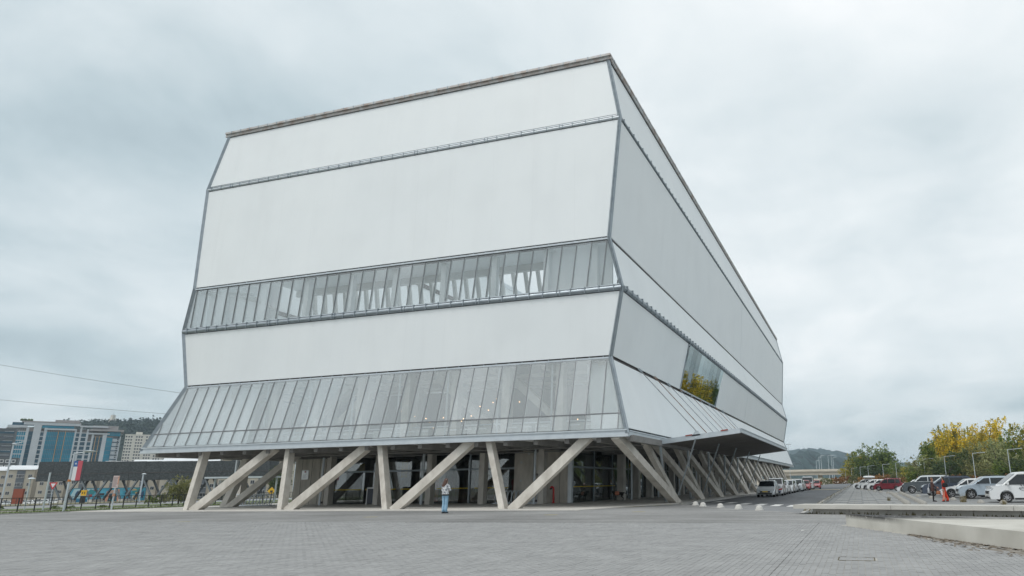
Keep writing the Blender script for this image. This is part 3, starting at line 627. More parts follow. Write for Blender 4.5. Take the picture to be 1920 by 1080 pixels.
for i, (x, y) in enumerate(((1.95, 14.3), (3.35, 11.7), (4.72, 9.6), (5.98, 8.0), (7.1, 6.6), (8.15, 5.5), (9.0, 4.5))):
    struct(MB().slab([(x - .25, y - 1.25, -.098), (x + .28, y - 1.25, -.098), (x + .3, y + 1.25, -.098), (x - .23, y + 1.25, -.098)], .004).build('zebra_stripe', WPAINT))
struct(MB().slab([(2.6, 72, -.098), (9.0, 72, -.098), (9.0, 74.5, -.098), (2.6, 74.5, -.098)], .004).build('road_marking', pm('pale_yellow_paint', (.55, .47, .28), (.64, .57, .38), 3, .8)))
# right-hand paved lot behind the benches
struct(MB().add([(9.55, -5.2, -.27), (14.3, -8.3, -.27), (62, -10.8, -.27), (62, 330, -.27), (9.55, 330, -.27)], [tuple(range(5))]).build('parking_ground', PAVP))
kb = MB(); kb.box(9.36, -4.2, -.3, 9.54, 150, -.06); struct(kb.build('road_kerb', CURB))
wd = MB()
for i in range(300):
    y = -2 + random.random() ** 1.5 * 140; x = 9.28 + random.random() * .3
    for _ in range(3):
        a = random.random() * 6.28; h = .04 + random.random() * .10
        wd.add([(x, y, -.1), (x + .05 * cos(a), y + .25 * sin(a), -.1), (x + .08 * cos(a + 1), y + .1, -.1 + h)], [(0, 1, 2)])
tag(wd.build('weeds', pm('dry_weeds', (.13, .11, .05), (.20, .17, .09), 3)), kind='stuff')
LPV = pm('pale_inlay', (.36, .36, .345), (.50, .50, .48), 2, .85)
inl = MB()
for j in range(46):
    y = -2 + j * 1.9 + (j * j) * .012
    for i in range(5):
        if (i + j) % 2 == 0: x = 10.1 + i * 1.02; inl.slab([(x, y, -.262), (x + .9, y, -.262), (x + .9, y + .62 + j * .03, -.262), (x, y + .62 + j * .03, -.262)], .004)
tag(inl.build('paving_inlay', LPV), kind='stuff')
# ------------------------------------------------------------------ individual pavers near the camera
def in_wall(x, y):   # under the low wedge wall
    d = Vector((3.25, -6.76)).normalized(); n = Vector((-d.y, d.x)); p = Vector((x - 11.5, y + 13.42)); return p.dot(n) > -.1 and p.dot(d) > -.3
cells = []
for i in range(-290, 172):
    x = i * .1
    for j in range(-136, -61):
        y = j * .2 + (.1 if i % 2 else 0)
        q = (Vector((x, y, 0)) - CAM); dz = q.dot(FW)
        if dz < 6: continue
        u = 1239.9 + 1219.2 * q.dot(RX) / dz; v = 608.3 - 1219.2 * q.dot(UP) / dz
        if -30 < u < 1950 and v < 1100 and y < -12.6 and not in_wall(x, y) and not (11.50 < x < 12.14 and -22.3 < y < -21.7): cells.append((dz, x, y))
cells.sort()
def paver_geo(mb, x, y, dz): mb.box(x - .0465, y - .0965, .001, x + .0465, y + .0965, .0125 + dz)
pav_me = [MB().box(-.0465, -.0965, -.0115, .0465, .0965, 0).mesh('paver', PAVER) for _ in range(1)]
for dzz, x, y in cells[:300]: link('paver', pav_me[0], plz, (x, y, .0125 + random.uniform(-.002, .002)))
pv = MB()
for dzz, x, y in cells[300:]: paver_geo(pv, x, y, random.uniform(-.002, .002))
tag(pv.build('pavers', PAVER, plz), kind='stuff')
sd_ = MB().add([(-29, -28, .0075), (17.2, -28, .0075), (17.2, -12.7, .0075), (-29, -12.7, .0075)], [(0, 1, 2, 3)]); tag(sd_.build('joint_sand', SAND, plz), kind='stuff')
struct(MB().box(10.643, -28, -.01, 10.657, -12.2, .0135).build('expansion_joint', pm('dark_joint', (.05, .048, .045), (.10, .095, .09), 6, .95)))
# access cover with its dark rim
mh = thing('access_cover', 'small square paved access cover with dark rusty rim set in the paving', 'manhole cover', (11.82, -22.0, 0))
fr = MB(); fr.box(-.30, -.26, .002, .30, -.235, .015); fr.box(-.30, .245, .002, .30, .255, .0135); fr.box(-.30, -.234, .002, -.28, .244, .014); fr.box(.28, -.234, .002, .30, .244, .014); fr.build('rim', pm('rim_rust', (.05, .04, .025), (.14, .12, .07), 9, .9), mh)
for i in range(6):
    for j in range(3): MB().box(-.272 + i * .0915, -.225 + j * .155, .001, -.272 + i * .0915 + .084, -.225 + j * .155 + .148, .0115).build('paver', PAVER, mh)
for x, y in ((1.95, -4.0), (-9.2, -8.6), (-15.5, -12.4), (-1.2, -6.8)):
    c = MB().lathe([(0, .012), (.30, .012), (.33, .002)], 16).build('drain_lid', pm('drain_cover', (.20, .19, .15), (.33, .30, .20), 4, .8), None, (x, y, 0))
    tag(c, {1.95: 'pale round drain lid in the paving in front of the building corner', -9.2: 'round drain lid in the paving in front of the woman', -15.5: 'round drain lid left of the woman out in the open plaza', -1.2: 'round drain lid in the paving between the woman and the dome bollards'}[x], 'drain lid', 'drain lids in the plaza')
# ------------------------------------------------------------------ concrete seats
b1 = thing('concrete_bench', 'long low concrete bench slab overhanging its dark-based wall', 'bench', (9.3, -6.2, 0))
dv = Vector((17.0 - 9.3, -8.75 + 6.2, 0)).normalized(); nv = Vector((-dv.y, dv.x, 0))
def bp(s, d, z): p = dv * s + nv * d; return (p.x, p.y, z)
for i, (s0, s1) in enumerate(((0, 3.9), (3.915, 8.0), (8.015, 12.2), (12.215, 17), (17.015, 24))):
    m = MB().slab([bp(s0, 0, .36), bp(s1, 0, .36), bp(s1, 1.25, .36), bp(s0, 1.25, .36)], .155).build('seat_slab', POCK, b1)
for i in range(16): MB().slab([bp(.7 + i * 1.5, .32, -.02), bp(.7 + i * 1.5 + 1.485, .32, -.02), bp(.7 + i * 1.5 + 1.485, .32, .20), bp(.7 + i * 1.5, .32, .20)], .3).build('base_block', POCK, b1)
w = MB()
for i in range(260):
    s = .5 + random.random() ** 1.4 * 20; d = .26 + random.random() * .06; h = .03 + random.random() ** 2 * .11; p = Vector(bp(s, d, 0)); a = random.random() * 6
    w.add([p, p + Vector((.06 * cos(a), .03 * sin(a), 0)), p + Vector((.05 * cos(a), 0, h))], [(0, 1, 2)])
tag(w.build('weeds', pm('bench_weeds', (.06, .055, .02), (.16, .14, .05), 3), None, (9.3, -6.2, 0)), kind='stuff')
b2 = thing('concrete_wall', 'low wedge-shaped pale concrete wall with black scuffs on its pointed corner', 'wall', (11.5, -13.42, 0))
sh = 16.0; d2 = Vector((3.25, -6.76, 0)).normalized(); e2 = Vector((16.2 - 11.6, -16.4 + 13.4, 0)).normalized()
SCUF, tS, bS = newmat('scuffed_concrete')
co = tS.nodes.new('ShaderNodeTexCoord'); n = tS.nodes.new('ShaderNodeTexNoise'); n.inputs['Scale'].default_value = 1.2; n.inputs['Detail'].default_value = 8; tS.links.new(co.outputs['Object'], n.inputs['Vector'])
r = tS.nodes.new('ShaderNodeValToRGB'); r.color_ramp.elements[0].position = .3; r.color_ramp.elements[0].color = (.43, .415, .37, 1); r.color_ramp.elements[1].position = .7; r.color_ramp.elements[1].color = (.56, .545, .495, 1); tS.links.new(n.outputs[0], r.inputs[0])
sp = tS.nodes.new('ShaderNodeSeparateXYZ'); tS.links.new(co.outputs['Object'], sp.inputs[0])
n3 = tS.nodes.new('ShaderNodeTexNoise'); n3.inputs['Scale'].default_value = 7; n3.inputs['Detail'].default_value = 8; n3.inputs['Roughness'].default_value = .75; tS.links.new(co.outputs['Object'], n3.inputs['Vector'])
def tm(op, a, b=None, c=None, cl=False):
    q = tS.nodes.new('ShaderNodeMath'); q.operation = op; q.use_clamp = cl
    for i, v in enumerate((a, b, c)):
        if v is None: continue
        if isinstance(v, (int, float)): q.inputs[i].default_value = v
        else: tS.links.new(v, q.inputs[i])
    return q.outputs[0]
up_ = tm('MULTIPLY_ADD', sp.outputs['Z'], 7.5, -1.5, True)                 # near the top edge
alo = tm('MULTIPLY_ADD', tm('ABSOLUTE', tm('ADD', sp.outputs['Y'], 1.15)), -.8, 1.7, True)   # only along the first two metres
ms = tm('MULTIPLY', tm('MULTIPLY', up_, alo), tm('MULTIPLY_ADD', n3.outputs[0], 9.0, -3.0, True), None, True)
mc = tS.nodes.new('ShaderNodeMix'); mc.data_type = 'RGBA'; tS.links.new(ms, mc.inputs['Factor']); tS.links.new(r.outputs[0], mc.inputs['A']); mc.inputs['B'].default_value = (.03, .03, .03, 1); tS.links.new(mc.outputs['Result'], bS.inputs['Base Color']); bS.inputs['Roughness'].default_value = .85
pa = Vector((0, 0, 0)); pb = d2 * sh; pc = e2 * 11; pd = pc + Vector((3, -9, 0))
wb = MB().slab([(pa.x, pa.y, .34), (pb.x, pb.y, .34), (pd.x, pd.y, .34), (pc.x, pc.y, .34)], .36).build('wall_block', SCUF, b2)
dirt = MB()
for i in range(700):
    t = 3.6 + random.random() * 9; o = random.random() ** 2 * .9 * min(1, (t - 3.0) / 4); n_ = Vector((d2.y, -d2.x, 0)); p = Vector((11.5, -13.42, 0)) + d2 * t + n_ * o; a = random.random() * 6; s_ = .02 + random.random() * .05
    dirt.add([p + Vector((s_ * cos(a), s_ * sin(a), .014)), p + Vector((s_ * cos(a + 2), s_ * sin(a + 2), .014)), p + Vector((s_ * cos(a + 4), s_ * sin(a + 4), .03))], [(0, 1, 2)])
tag(dirt.build('debris', pm('leaf_litter', (.10, .075, .05), (.20, .17, .13), 3)), kind='stuff')
soil = MB(); n_ = Vector((d2.y, -d2.x, 0)); P0 = Vector((11.5, -13.42, .0135))
q = [P0 + d2 * 3.4 + n_ * .005]; q += [P0 + d2 * (3.4 + i * .5) + n_ * (.05 + .045 * i + random.random() * .22) for i in range(1, 16)]; q.append(P0 + d2 * 11.5 + n_ * .005)
tag(soil.slab(list(q), .003).build('dirt', pm('dirt_patch', (.15, .125, .10), (.27, .25, .22), 2.5, .95, contrast=(.35, .65))), kind='stuff')
for i, (t, o, rz) in enumerate(((5.0, .35, .4), (6.9, .42, 1.2), (7.1, .2, 2.0), (1.5, 1.9, .2))):
    p = Vector((11.5, -13.42, .016)) + d2 * t + n_ * o
    sc = MB().add([(-.07, -.03, .0), (.06, -.04, .012), (.08, .03, .004), (-.05, .05, .02)], [(0, 1, 2, 3)]).slab([(-.07, -.03, .0), (.06, -.04, .012), (.08, .03, .004), (-.05, .05, .02)], .003).build('paper_scrap', WPAINT, None, p, rz=rz)
    tag(sc, ('white paper scrap lying highest up the dirt along the wedge wall', 'white paper scrap in the dirt at the right by the wedge wall foot', 'white paper scrap closest to the foot of the wedge wall', 'white scrap on open paving left of the wedge wall')[i], 'litter', 'paper scraps by the wedge wall')
# ------------------------------------------------------------------ dome bollards
DOME = pm('dome_concrete', (.46, .45, .42), (.62, .61, .58), 5, .85, bump=.2)
dome_me = MB().lathe([(.205, 0), (.2, .05), (.165, .06), (.16, .11), (.14, .165), (.10, .20), (.05, .22), (0, .224)], 18).mesh('dome_bollard', DOME); shade(dome_me, 50)
for i, (x, y) in enumerate(((2.70, 4.2), (3.55, 2.45), (4.93, .48), (6.19, -1.27), (7.43, -2.84))):
    tag(link('dome_bollard', dome_me, None, (x, y, 0)), f'white concrete dome bollard on the plaza kerb, {ORD[i]} counted from the theatre', 'bollard', 'dome bollards on the plaza kerb')
DOM2 = pm('weathered_dome', (.27, .26, .235), (.40, .39, .36), 4, .9, bump=.3)
dome2_me = MB().lathe([(.24, 0), (.23, .06), (.19, .14), (.12, .20), (.05, .225), (0, .23)], 14).mesh('dome_bollard', DOM2); shade(dome2_me, 50)
for r_, (x0, y0, x1, y1, n) in enumerate(((14.82, 12.4, 15.3, 47, 13), (15.75, 11.8, 16.35, 47, 13))):
    for i in range(n):
        t = i / (n - 1); t = t * t * .4 + t * .6
        tag(link('dome_bollard', dome2_me, None, (x0 + (x1 - x0) * t, y0 + (y1 - y0) * t, -.27)), f'weathered grey dome, {ORD[i]} from the bench in the {"left" if r_ == 0 else "right"} of two lot rows', 'bollard', 'domes across the parking lot')
carfronts = [(21.9, 8.0), (20.8, 12.6), (19.75, 14.0), (19.2, 17.5), (18.9, 20.4), (17.9, 25.6), (17.3, 31), (16.5, 36.5), (16.0, 42), (15.4, 48), (14.8, 55), (14.2, 62), (13.6, 70), (12.6, 78)]
for i, (x, y) in enumerate(carfronts):
    tag(link('dome_bollard', dome2_me, None, (x - .4, y - .6, -.27)), f'weathered grey dome before the parked cars, {ORD[i]} counted from the white van', 'bollard', 'domes in front of the parked cars')
# ================================================================== VEHICLES
def paint(name, c, metal=0.0): return pm(name, c, rough=.32, metal=metal, coat=.7)
PW = paint('paint_white', (.70, .715, .72)); PSI = paint('paint_silver', (.60, .64, .66), .1); PBL = paint('paint_silver_blue', (.40, .47, .53), .3)
PRW = paint('paint_wine', (.16, .012, .022)); PRED = paint('paint_red', (.50, .03, .03)); PGR = paint('paint_graphite', (.055, .07, .08), .3); PNV = paint('paint_navy', (.03, .045, .075), .3); PBK = paint('paint_dark', (.05, .055, .06), .3); POR = paint('paint_taxi_white', (.68, .69, .70))
CGL = pm('car_glass', (.012, .018, .022), rough=.06, spec=.5); TYR = pm('tyre_rubber', (.018, .018, .018), rough=.85); RIM = pm('alloy', (.42, .42, .43), rough=.3, metal=.8); RIMG = pm('alloy_bright', (.60, .57, .54), rough=.3, metal=.7)
PLA = pm('black_plastic', (.022, .022, .024), rough=.6); LMP = pm('lamp_lens', (.36, .40, .43), rough=.08, coat=.6); TLM = pm('tail_lens', (.42, .015, .012), rough=.15, coat=.5); PLT = pm('number_plate', (.62, .62, .58), rough=.5); PLTY = pm('yellow_plate', (.68, .50, .10), rough=.5)
def wheel_meshes(r, w, nsp):
    ty = MB().lathe([(r * .66, -w / 2), (r * .93, -w / 2), (r, -w * .36), (r, w * .36), (r * .93, w / 2), (r * .66, w / 2)], 22, 'y').mesh('tyre', TYR); shade(ty, 40)
    ri = MB().lathe([(0, -w * .22), (r * .30, -w * .25), (r * .62, -w * .10), (r * .67, -w * .42), (r * .67, w * .45)], 22, 'y'); ri.mi = 1
    ri = MB(); ri.mi = 1; ri.lathe([(0, -w * .16), (r * .60, -w * .12)], 20, 'y'); ri.mi = 0
    ri.lathe([(r * .60, -w * .12), (r * .62, -w * .44), (r * .68, -w * .47), (r * .68, -w * .1)], 22, 'y'); ri.lathe([(0, -w * .42), (r * .13, -w * .40), (r * .14, -w * .1)], 12, 'y')
    for i in range(nsp):
        a = 2 * pi * i / nsp; ri.bar((cos(a) * r * .1, -w * .34, sin(a) * r * .1), (cos(a) * r * .64, -w * .38, sin(a) * r * .64), r * .22, w * .12, up=(0, 1, 0), w2=r * .13)
    me = ri.mesh('rim', [RIM, PLA]); shade(me, 40); return ty, me
WH = {}
STY = {  # hood front z, cowl x, cowl z, windscreen top x, roof rear x, rear glass foot x, rear belt z  (x as a fraction of half length, z as a fraction of height)
    'hatch': (.43, .42, .605, .04, -.70, -.93, .66), 'sedan': (.49, .50, .63, .12, -.50, -.78, .67), 'suv': (.53, .54, .64, .18, -.76, -.95, .66), 'van': (.46, .72, .56, .34, -.90, -.97, .58), 'wagon': (.50, .58, .60, .22, -.86, -.96, .62), 'pickup': (.56, .52, .66, .26, -.86, -.95, .67)}
def car(label, loc, head, style='suv', paintm=None, L=4.4, W=1.78, H=1.6, group=None, cat='car', r=.33, nsp=5, plate=None, name='parked_car', roof=None, rails=False, clad=False, far=False, lamp_roof=False):
    hf, cx, cz, wx, rx, gx_, rb = STY[style]; h2 = L / 2; w2 = W / 2; tap = .17 if style != 'van' else .12
    t = thing(name, label, cat, loc, head, group)
    belt = lambda x: cz * H + (rb - cz) * H * (cx * h2 - x) / (cx * h2 - gx_ * h2)
    fa, ra = h2 * .62, -h2 * .60; R = r + .055
    low = [(h2 - .07, .22), (h2 - .01, .36), (h2, .52), (h2 - .06, hf * H * .92), (h2 - .20, hf * H), (h2 * (cx + .25), (hf * .35 + cz * .65) * H), (cx * h2, cz * H), (gx_ * h2, rb * H), (-h2 + .02, rb * H - .05), (-h2, .55), (-h2 + .05, .30), (-h2 + .12, .24)]
    def arch(c): return [(c - R * cos(a), max(.20, r + R * sin(a))) for a in [pi * k / 10 for k in range(11)]]
    bot = [(ra - R - .02, .22)] + arch(ra) + [(ra + R + .02, .20), (fa - R - .02, .20)] + arch(fa) + [(fa + R + .02, .22)]
    out = low + bot; n = len(out); bm = bmesh.new()
    def wid(x, z):   # plan taper at nose and tail, slight tuck near the sill
        e = abs(x) / h2; k = 1 - .14 * max(0, (e - .72) / .28) ** 2 - (.05 if z < .3 else 0) - (.03 if z > .58 * H else 0)
        return w2 * k
    A = [bm.verts.new((x, -wid(x, z), z)) for x, z in out]; B = [bm.verts.new((x, wid(x, z), z)) for x, z in out]
    bm.faces.new(A[::-1]); bm.faces.new(B)
    for i in range(n): bm.faces.new((A[i], A[(i + 1) % n], B[(i + 1) % n], B[i]))
    bmesh.ops.recalc_face_normals(bm, faces=bm.faces)
    ed = [e for e in bm.edges if min(v.co.z for v in e.verts) > .34 and e.calc_face_angle(0) > .5]
    bmesh.ops.bevel(bm, geom=ed, offset=.055, segments=3, affect='EDGES', clamp_overlap=True)
    me = bpy.data.meshes.new('body'); bm.to_mesh(me); bm.free(); me.materials.append(paintm); shade(me, 50); link('body', me, t)
    cab = [(cx * h2 + .02, cz * H - .02), (wx * h2, H * .965), (wx * h2 - .28, H * .99), ((wx + rx) / 2 * h2, H), (rx * h2 + .2, H * .985), (rx * h2, H * .95), (gx_ * h2, rb * H - .02)]
    def yw(x, z): f = max(0, min(1, (z - .62 * H) / (.38 * H))); return wid(x, .5) * .97 - tap * f
    bm = bmesh.new(); A = [bm.verts.new((x, -yw(x, z), z)) for x, z in cab]; B = [bm.verts.new((x, yw(x, z), z)) for x, z in cab]; n = len(cab)
    bm.faces.new(A[::-1]); bm.faces.new(B)
    for i in range(n): bm.faces.new((A[i], A[(i + 1) % n], B[(i + 1) % n], B[i]))
    bmesh.ops.recalc_face_normals(bm, faces=bm.faces)
    ed = [e for e in bm.edges if max(v.co.z for v in e.verts) > .8 * H and e.calc_face_angle(0) > .5]
    bmesh.ops.bevel(bm, geom=ed, offset=.07, segments=3, affect='EDGES', clamp_overlap=True)
    me = bpy.data.meshes.new('cabin'); bm.to_mesh(me); bm.free(); me.materials.append(roof or paintm); shade(me, 50); link('cabin', me, t)
    # glazing
    def sy(x, z, s): return s * (yw(x, z) + .006)
    zt = H * .915; zb = lambda x: belt(x) + .03
    def fx(z): q = (z - cz * H) / (H * .965 - cz * H); return cx * h2 + (wx - cx) * h2 * q - .16
    def rxx(z): q = (z - rb * H) / (H * .95 - rb * H); return gx_ * h2 + (rx - gx_) * h2 * q + .17
    bp_ = (wx * .35 + rx * .65) * h2 if False else -.02 * h2; cp_ = -.52 * h2
    cells = [[(fx(zb(cx * h2)) - .02, zb(cx * h2 - .2)), (bp_ + .04, zb(bp_)), (bp_ + .04, zt), (fx(zt), zt - .02)], [(bp_ - .05, zb(bp_)), (cp_ + .04, zb(cp_)), (cp_ + .04, zt), (bp_ - .05, zt)], [(cp_ - .05, zb(cp_)), (rxx(zb(-h2)) + .02, zb(rxx(zb(-h2)))), (rxx(zt), zt - .02), (cp_ - .05, zt)]]
    for s in (-1, 1):
        for c in cells:
            if c[0][0] - c[1][0] < .12: continue
            P = [(x, sy(x, z, s), z) for x, z in c]
            MB().slab(P if s == 1 else P[::-1], .012).build('side_window', CGL, t, fix=True)
    wz0, wz1 = cz * H + .05, H * .93
    def face(x0, z0, x1, z1, name, nx, i0=.12):
        d = Vector((x1 - x0, 0, z1 - z0)); nn = Vector((d.z, 0, -d.x)).normalized() * (.012 * nx)
        P = [(x0 + nn.x, -yw(x0, z0) + i0, z0 + nn.z), (x0 + nn.x, yw(x0, z0) - i0, z0 + nn.z), (x1 + nn.x, yw(x1, z1) - i0 + .04, z1 + nn.z), (x1 + nn.x, -yw(x1, z1) + i0 - .04, z1 + nn.z)]
        MB().slab(P, .012).build(name, CGL, t, fix=True)
    def lerp2(f): return cx * h2 + .02 + (wx * h2 - cx * h2 - .02) * f, cz * H - .02 + (H * .965 - cz * H + .02) * f
    a, b = lerp2(.10), lerp2(.92); face(a[0], a[1], b[0], b[1], 'windscreen', 1, .09)
    def ler3(f): return gx_ * h2 + (rx - gx_) * h2 * f, rb * H - .02 + (H * .95 - rb * H + .02) * f
    a, b = ler3(.15), ler3(.90); face(a[0], a[1], b[0], b[1], 'rear_window', -1, .14)
    # lamps, grille, plates, mirrors, sills
    zf = hf * H
    for s in (-1, 1):
        wf = wid(h2 - .1, .5)
        MB().slab([(h2 - .035, s * (wf - .40), zf * .80), (h2 - .10, s * (wf + .005), zf * .86), (h2 - .26, s * (wf + .045), zf * 1.0), (h2 - .13, s * (wf - .34), zf * .97)], (.03, 0, .006)).build('headlight', LMP, t, fix=True)
        MB().box(-h2 - .012, s * (wid(-h2, .5) - .17) - .12, rb * H * .74, -h2 + .14, s * (wid(-h2, .5) - .17) + .145, rb * H * .99).build('tail_light', TLM, t)
        MB().box(cx * h2 - .42, s * (yw(cx * h2, .9) + .17) - .10, cz * H + .04, cx * h2 - .30, s * (yw(cx * h2, .9) + .17) + .08, cz * H + .19).build('mirror', PLA if clad or style in ('pickup', 'sedan') else paintm, t)
        MB().box(ra + R + .05, s * (w2 * .965) - .03, .19, fa - R - .05, s * (w2 * .965) + .02, .30).build('sill_trim', PLA, t)
        for hx in (bp_ + .28, cp_ + .24): MB().box(hx - .11, s * w2 - .015, belt(hx) - .17, hx + .07, s * w2 + .022, belt(hx) - .14).build('door_handle', paintm if not clad else PLA, t)
        for hx in (bp_, cp_ - .05): MB().box(hx - .006, s * w2 - .02, .33, hx + .006, s * (w2 + .003), belt(hx) - .06).build('door_gap', PLA, t)
        if rails: MB().tube([(wx * h2 - .25, s * (w2 - tap - .14), H - .02), (wx * h2 - .4, s * (w2 - tap - .13), H + .05), (rx * h2 + .3, s * (w2 - tap - .13), H + .05), (rx * h2 + .15, s * (w2 - tap - .14), H - .02)], .022, 6).build('roof_rail', PLA, t)
    MB().box(h2 - .05, -.46, zf * .62, h2 + .012, .46, zf * .83).build('grille', PLA, t); MB().box(h2 - .06, -.62, .25, h2 + .008, .62, .37).build('lower_intake', PLA, t)
    MB().box(h2 + .013, -.24, .44, h2 + .03, .24, .55).build('number_plate', plate or PLT, t); MB().box(-h2 - .03, -.24, .62, -h2 - .01, .24, .74).build('number_plate', plate or PLT, t)
    if clad: MB().box(-h2 - .015, -w2 * .85, .28, -h2 + .1, w2 * .85, .5).build('rear_bumper', PLA, t)
    key = (r, nsp)
    if key not in WH: WH[key] = wheel_meshes(r, .21, nsp)
    for wxx in (fa, ra):
        for s in (-1, 1):
            o = link('wheel', WH[key][0], t, (wxx, s * (w2 - .115), r)); 
            if s == 1: o.rotation_euler = (0, 0, pi)
            link('rim', WH[key][1], o)
    if roof and False: pass
    return t
gp = 'cars parked in the lot on the right'
def park(fw, head, wb_front, *a, **k):
    """place a car by the ground point under its nearer front wheel"""
    L = k.get('L', 4.4); W = k.get('W', 1.78); H_ = radians(head); d = Vector((cos(H_), sin(H_), 0)); lf = Vector((-d.y, d.x, 0))   # left side of the car
    c = Vector((fw[0], fw[1], -.27)) - d * (L / 2 * .62) - lf * (W / 2 - .1); return car(k.pop('label'), c, H_, **k)
van = park((21.0, 13.9), 181, 0, label='white people carrier with a grey leaf emblem on its door, nearest parked', style='van', paintm=PW, L=5.2, W=1.95, H=1.95, cat='van', r=.35, nsp=7, group=gp, name='parked_van')
EMB = pm('door_emblem', (.10, .12, .13), rough=.5); em = MB(); ex, ez = .62, .98
for s in (1, -1):
    em.slab([(ex + s * .02, .985, ez + .03), (ex + s * .09, .985, ez + .06), (ex + s * .17, .985, ez + .17), (ex + s * .06, .985, ez + .12)][::s], (0, -.006, 0))
for k in range(9):
    a = pi * 1.12 + pi * .76 * k / 9; b = pi * 1.12 + pi * .76 * (k + 1) / 9
    em.slab([(ex + .26 * cos(a), .985, ez + .02 + .24 * sin(a)), (ex + .26 * cos(b), .985, ez + .02 + .24 * sin(b)), (ex + .235 * cos(b), .985, ez + .02 + .215 * sin(b)), (ex + .235 * cos(a), .985, ez + .02 + .215 * sin(a))], (0, -.006, 0))
for k in range(7): em.box(ex - .24 + k * .068, .979, ez - .09, ex - .195 + k * .068, .985, ez - .03)
em.build('door_emblem', EMB, van)
park((20.25, 23.2), 182, 0, label='silver blue estate car with dark sills, beside the white people carrier', style='suv', paintm=PBL, L=4.6, W=1.82, H=1.72, r=.36, nsp=5, group=gp, clad=True, rails=True)
park((19.3, 27.2), 180, 0, label='white low car mostly hidden behind the silver blue estate', style='hatch', paintm=PW, L=4.3, H=1.56, r=.34, group=gp, clad=True)
park((18.4, 33.0), 180, 0, label='navy blue off-roader standing behind the two talking people', style='suv', paintm=PNV, L=4.8, W=1.9, H=1.8, r=.38, nsp=6, group=gp, rails=True, clad=True)
park((17.5, 45.3), 178, 0, label='dark graphite pick-up with a silver hard top over its bed', style='pickup', paintm=PGR, roof=PSI, L=5.35, W=1.95, H=1.95, cat='pickup', r=.41, nsp=6, group=gp, rails=True, clad=True, name='parked_pickup')
park((16.95, 51.8), 176, 0, label='small white car between the wine red wagon and the graphite pick-up', style='hatch', paintm=PW, L=4.0, H=1.52, r=.33, group=gp)
red = park((14.5, 65.6), 169, 0, label='wine red high-roofed wagon with black rear window', style='wagon', paintm=PRW, L=3.96, W=1.72, H=1.74, r=.32, nsp=6, group=gp, rails=True, cat='car')
park((13.75, 73.5), 172, 0, label='white hatchback immediately behind the nose of the wine red wagon', style='suv', paintm=PW, L=4.3, H=1.62, r=.34, group=gp)
park((12.9, 79.5), 172, 0, label='white car second beyond the wine red wagon', style='suv', paintm=PW, L=4.3, H=1.6, r=.34, group=gp, clad=True)
park((12.3, 84.5), 172, 0, label='white car third beyond the wine red wagon', style='hatch', paintm=PSI, L=4.2, H=1.56, r=.33, group=gp)
last = park((11.5, 90.0), 173, 0, label='silver white off-roader at the far end carrying a roof box', style='suv', paintm=PW, L=4.5, H=1.68, r=.36, group=gp, clad=True, rails=True)
rbx = MB().lathe([(0, -1.0), (.22, -.95), (.36, -.6), (.40, 0), (.38, .7), (.25, .95), (0, 1.0)], 12, 'y'); rbx = rbx.build('roof_box', PW, None, (13.6, 89.6, 1.75), smooth=True, rz=radians(85)); rbx.scale = (1, 1, .55); tag(rbx, 'white roof box carried on the farthest parked off-roader', 'roof box')
gt = 'cars queuing along the theatre kerb'
rank = (('hatch', PSI, 'silver small saloon with dark windscreen, first of the kerb queue', 27.3, 3.62, 1.70, 1.50, PLTY), ('suv', PBK, 'white and red striped tall car with big windscreen, second of the kerb queue', 32.6, 3.75, 1.76, 1.72, PLTY), ('sedan', PW, 'white saloon just behind the striped tall car in the kerb queue', 39.2, 3.55, 1.74, 1.50, PLT),
        ('hatch', PW, 'white hatchback, fourth of the kerb queue', 45.0, 3.60, 1.72, 1.52, PLTY), ('sedan', PSI, 'silver saloon, fifth of the kerb queue', 51.0, 3.45, 1.72, 1.48, PLT), ('suv', PSI, 'grey silver car before the red hatchback in the kerb queue', 57.5, 3.65, 1.78, 1.62, PLT),
        ('sedan', PW, 'white saloon squeezed ahead of the first red hatchback', 63.5, 3.45, 1.72, 1.50, PLT), ('hatch', PRED, 'red hatchback standing before the white van in the kerb queue', 70.0, 3.75, 1.72, 1.50, PLT), ('van', PW, 'tall white van near the end of the kerb queue', 76.5, 3.75, 1.9, 2.05, PLT), ('hatch', PRED, 'red hatchback at the very end of the kerb queue', 84.0, 4.55, 1.72, 1.50, PLT))
for i, (st, pt, lb, y, x, w, h, pl_) in enumerate(rank):
    L = 4.9 if st == 'van' else 4.2
    c = car(lb, (x, y + L / 2, -.11), -pi / 2 + random.uniform(-.02, .03), st, POR if i == 1 else pt, L=L, W=w, H=h, r=.31, group=gt, plate=pl_, cat='van' if st == 'van' else 'car', name='parked_van' if st == 'van' else 'queued_car')
    if i == 1:
        for s in (-1, 1):
            MB().slab([(2.10, s * .35, .60), (2.10, s * .86, .74), (2.11, s * .86, .60), (2.11, s * .42, .50)], (.02, 0, 0)).build('red_stripe', PRED, c, fix=True)
            MB().slab([(1.2, s * .2, 1.02), (1.2, s * .75, 1.00), (1.9, s * .7, .94), (1.9, s * .3, .95)], (0, 0, .015)).build('red_stripe', PRED, c, fix=True)
        MB().box(1.6, -.6, .955, 1.95, .6, .972).build('blue_stripe', paint('paint_blue', (.05, .09, .35)), c); MB().box(2.1, -.7, .38, 2.125, .7, .44).build('blue_stripe', paint('paint_blue', (.05, .09, .35)), c)
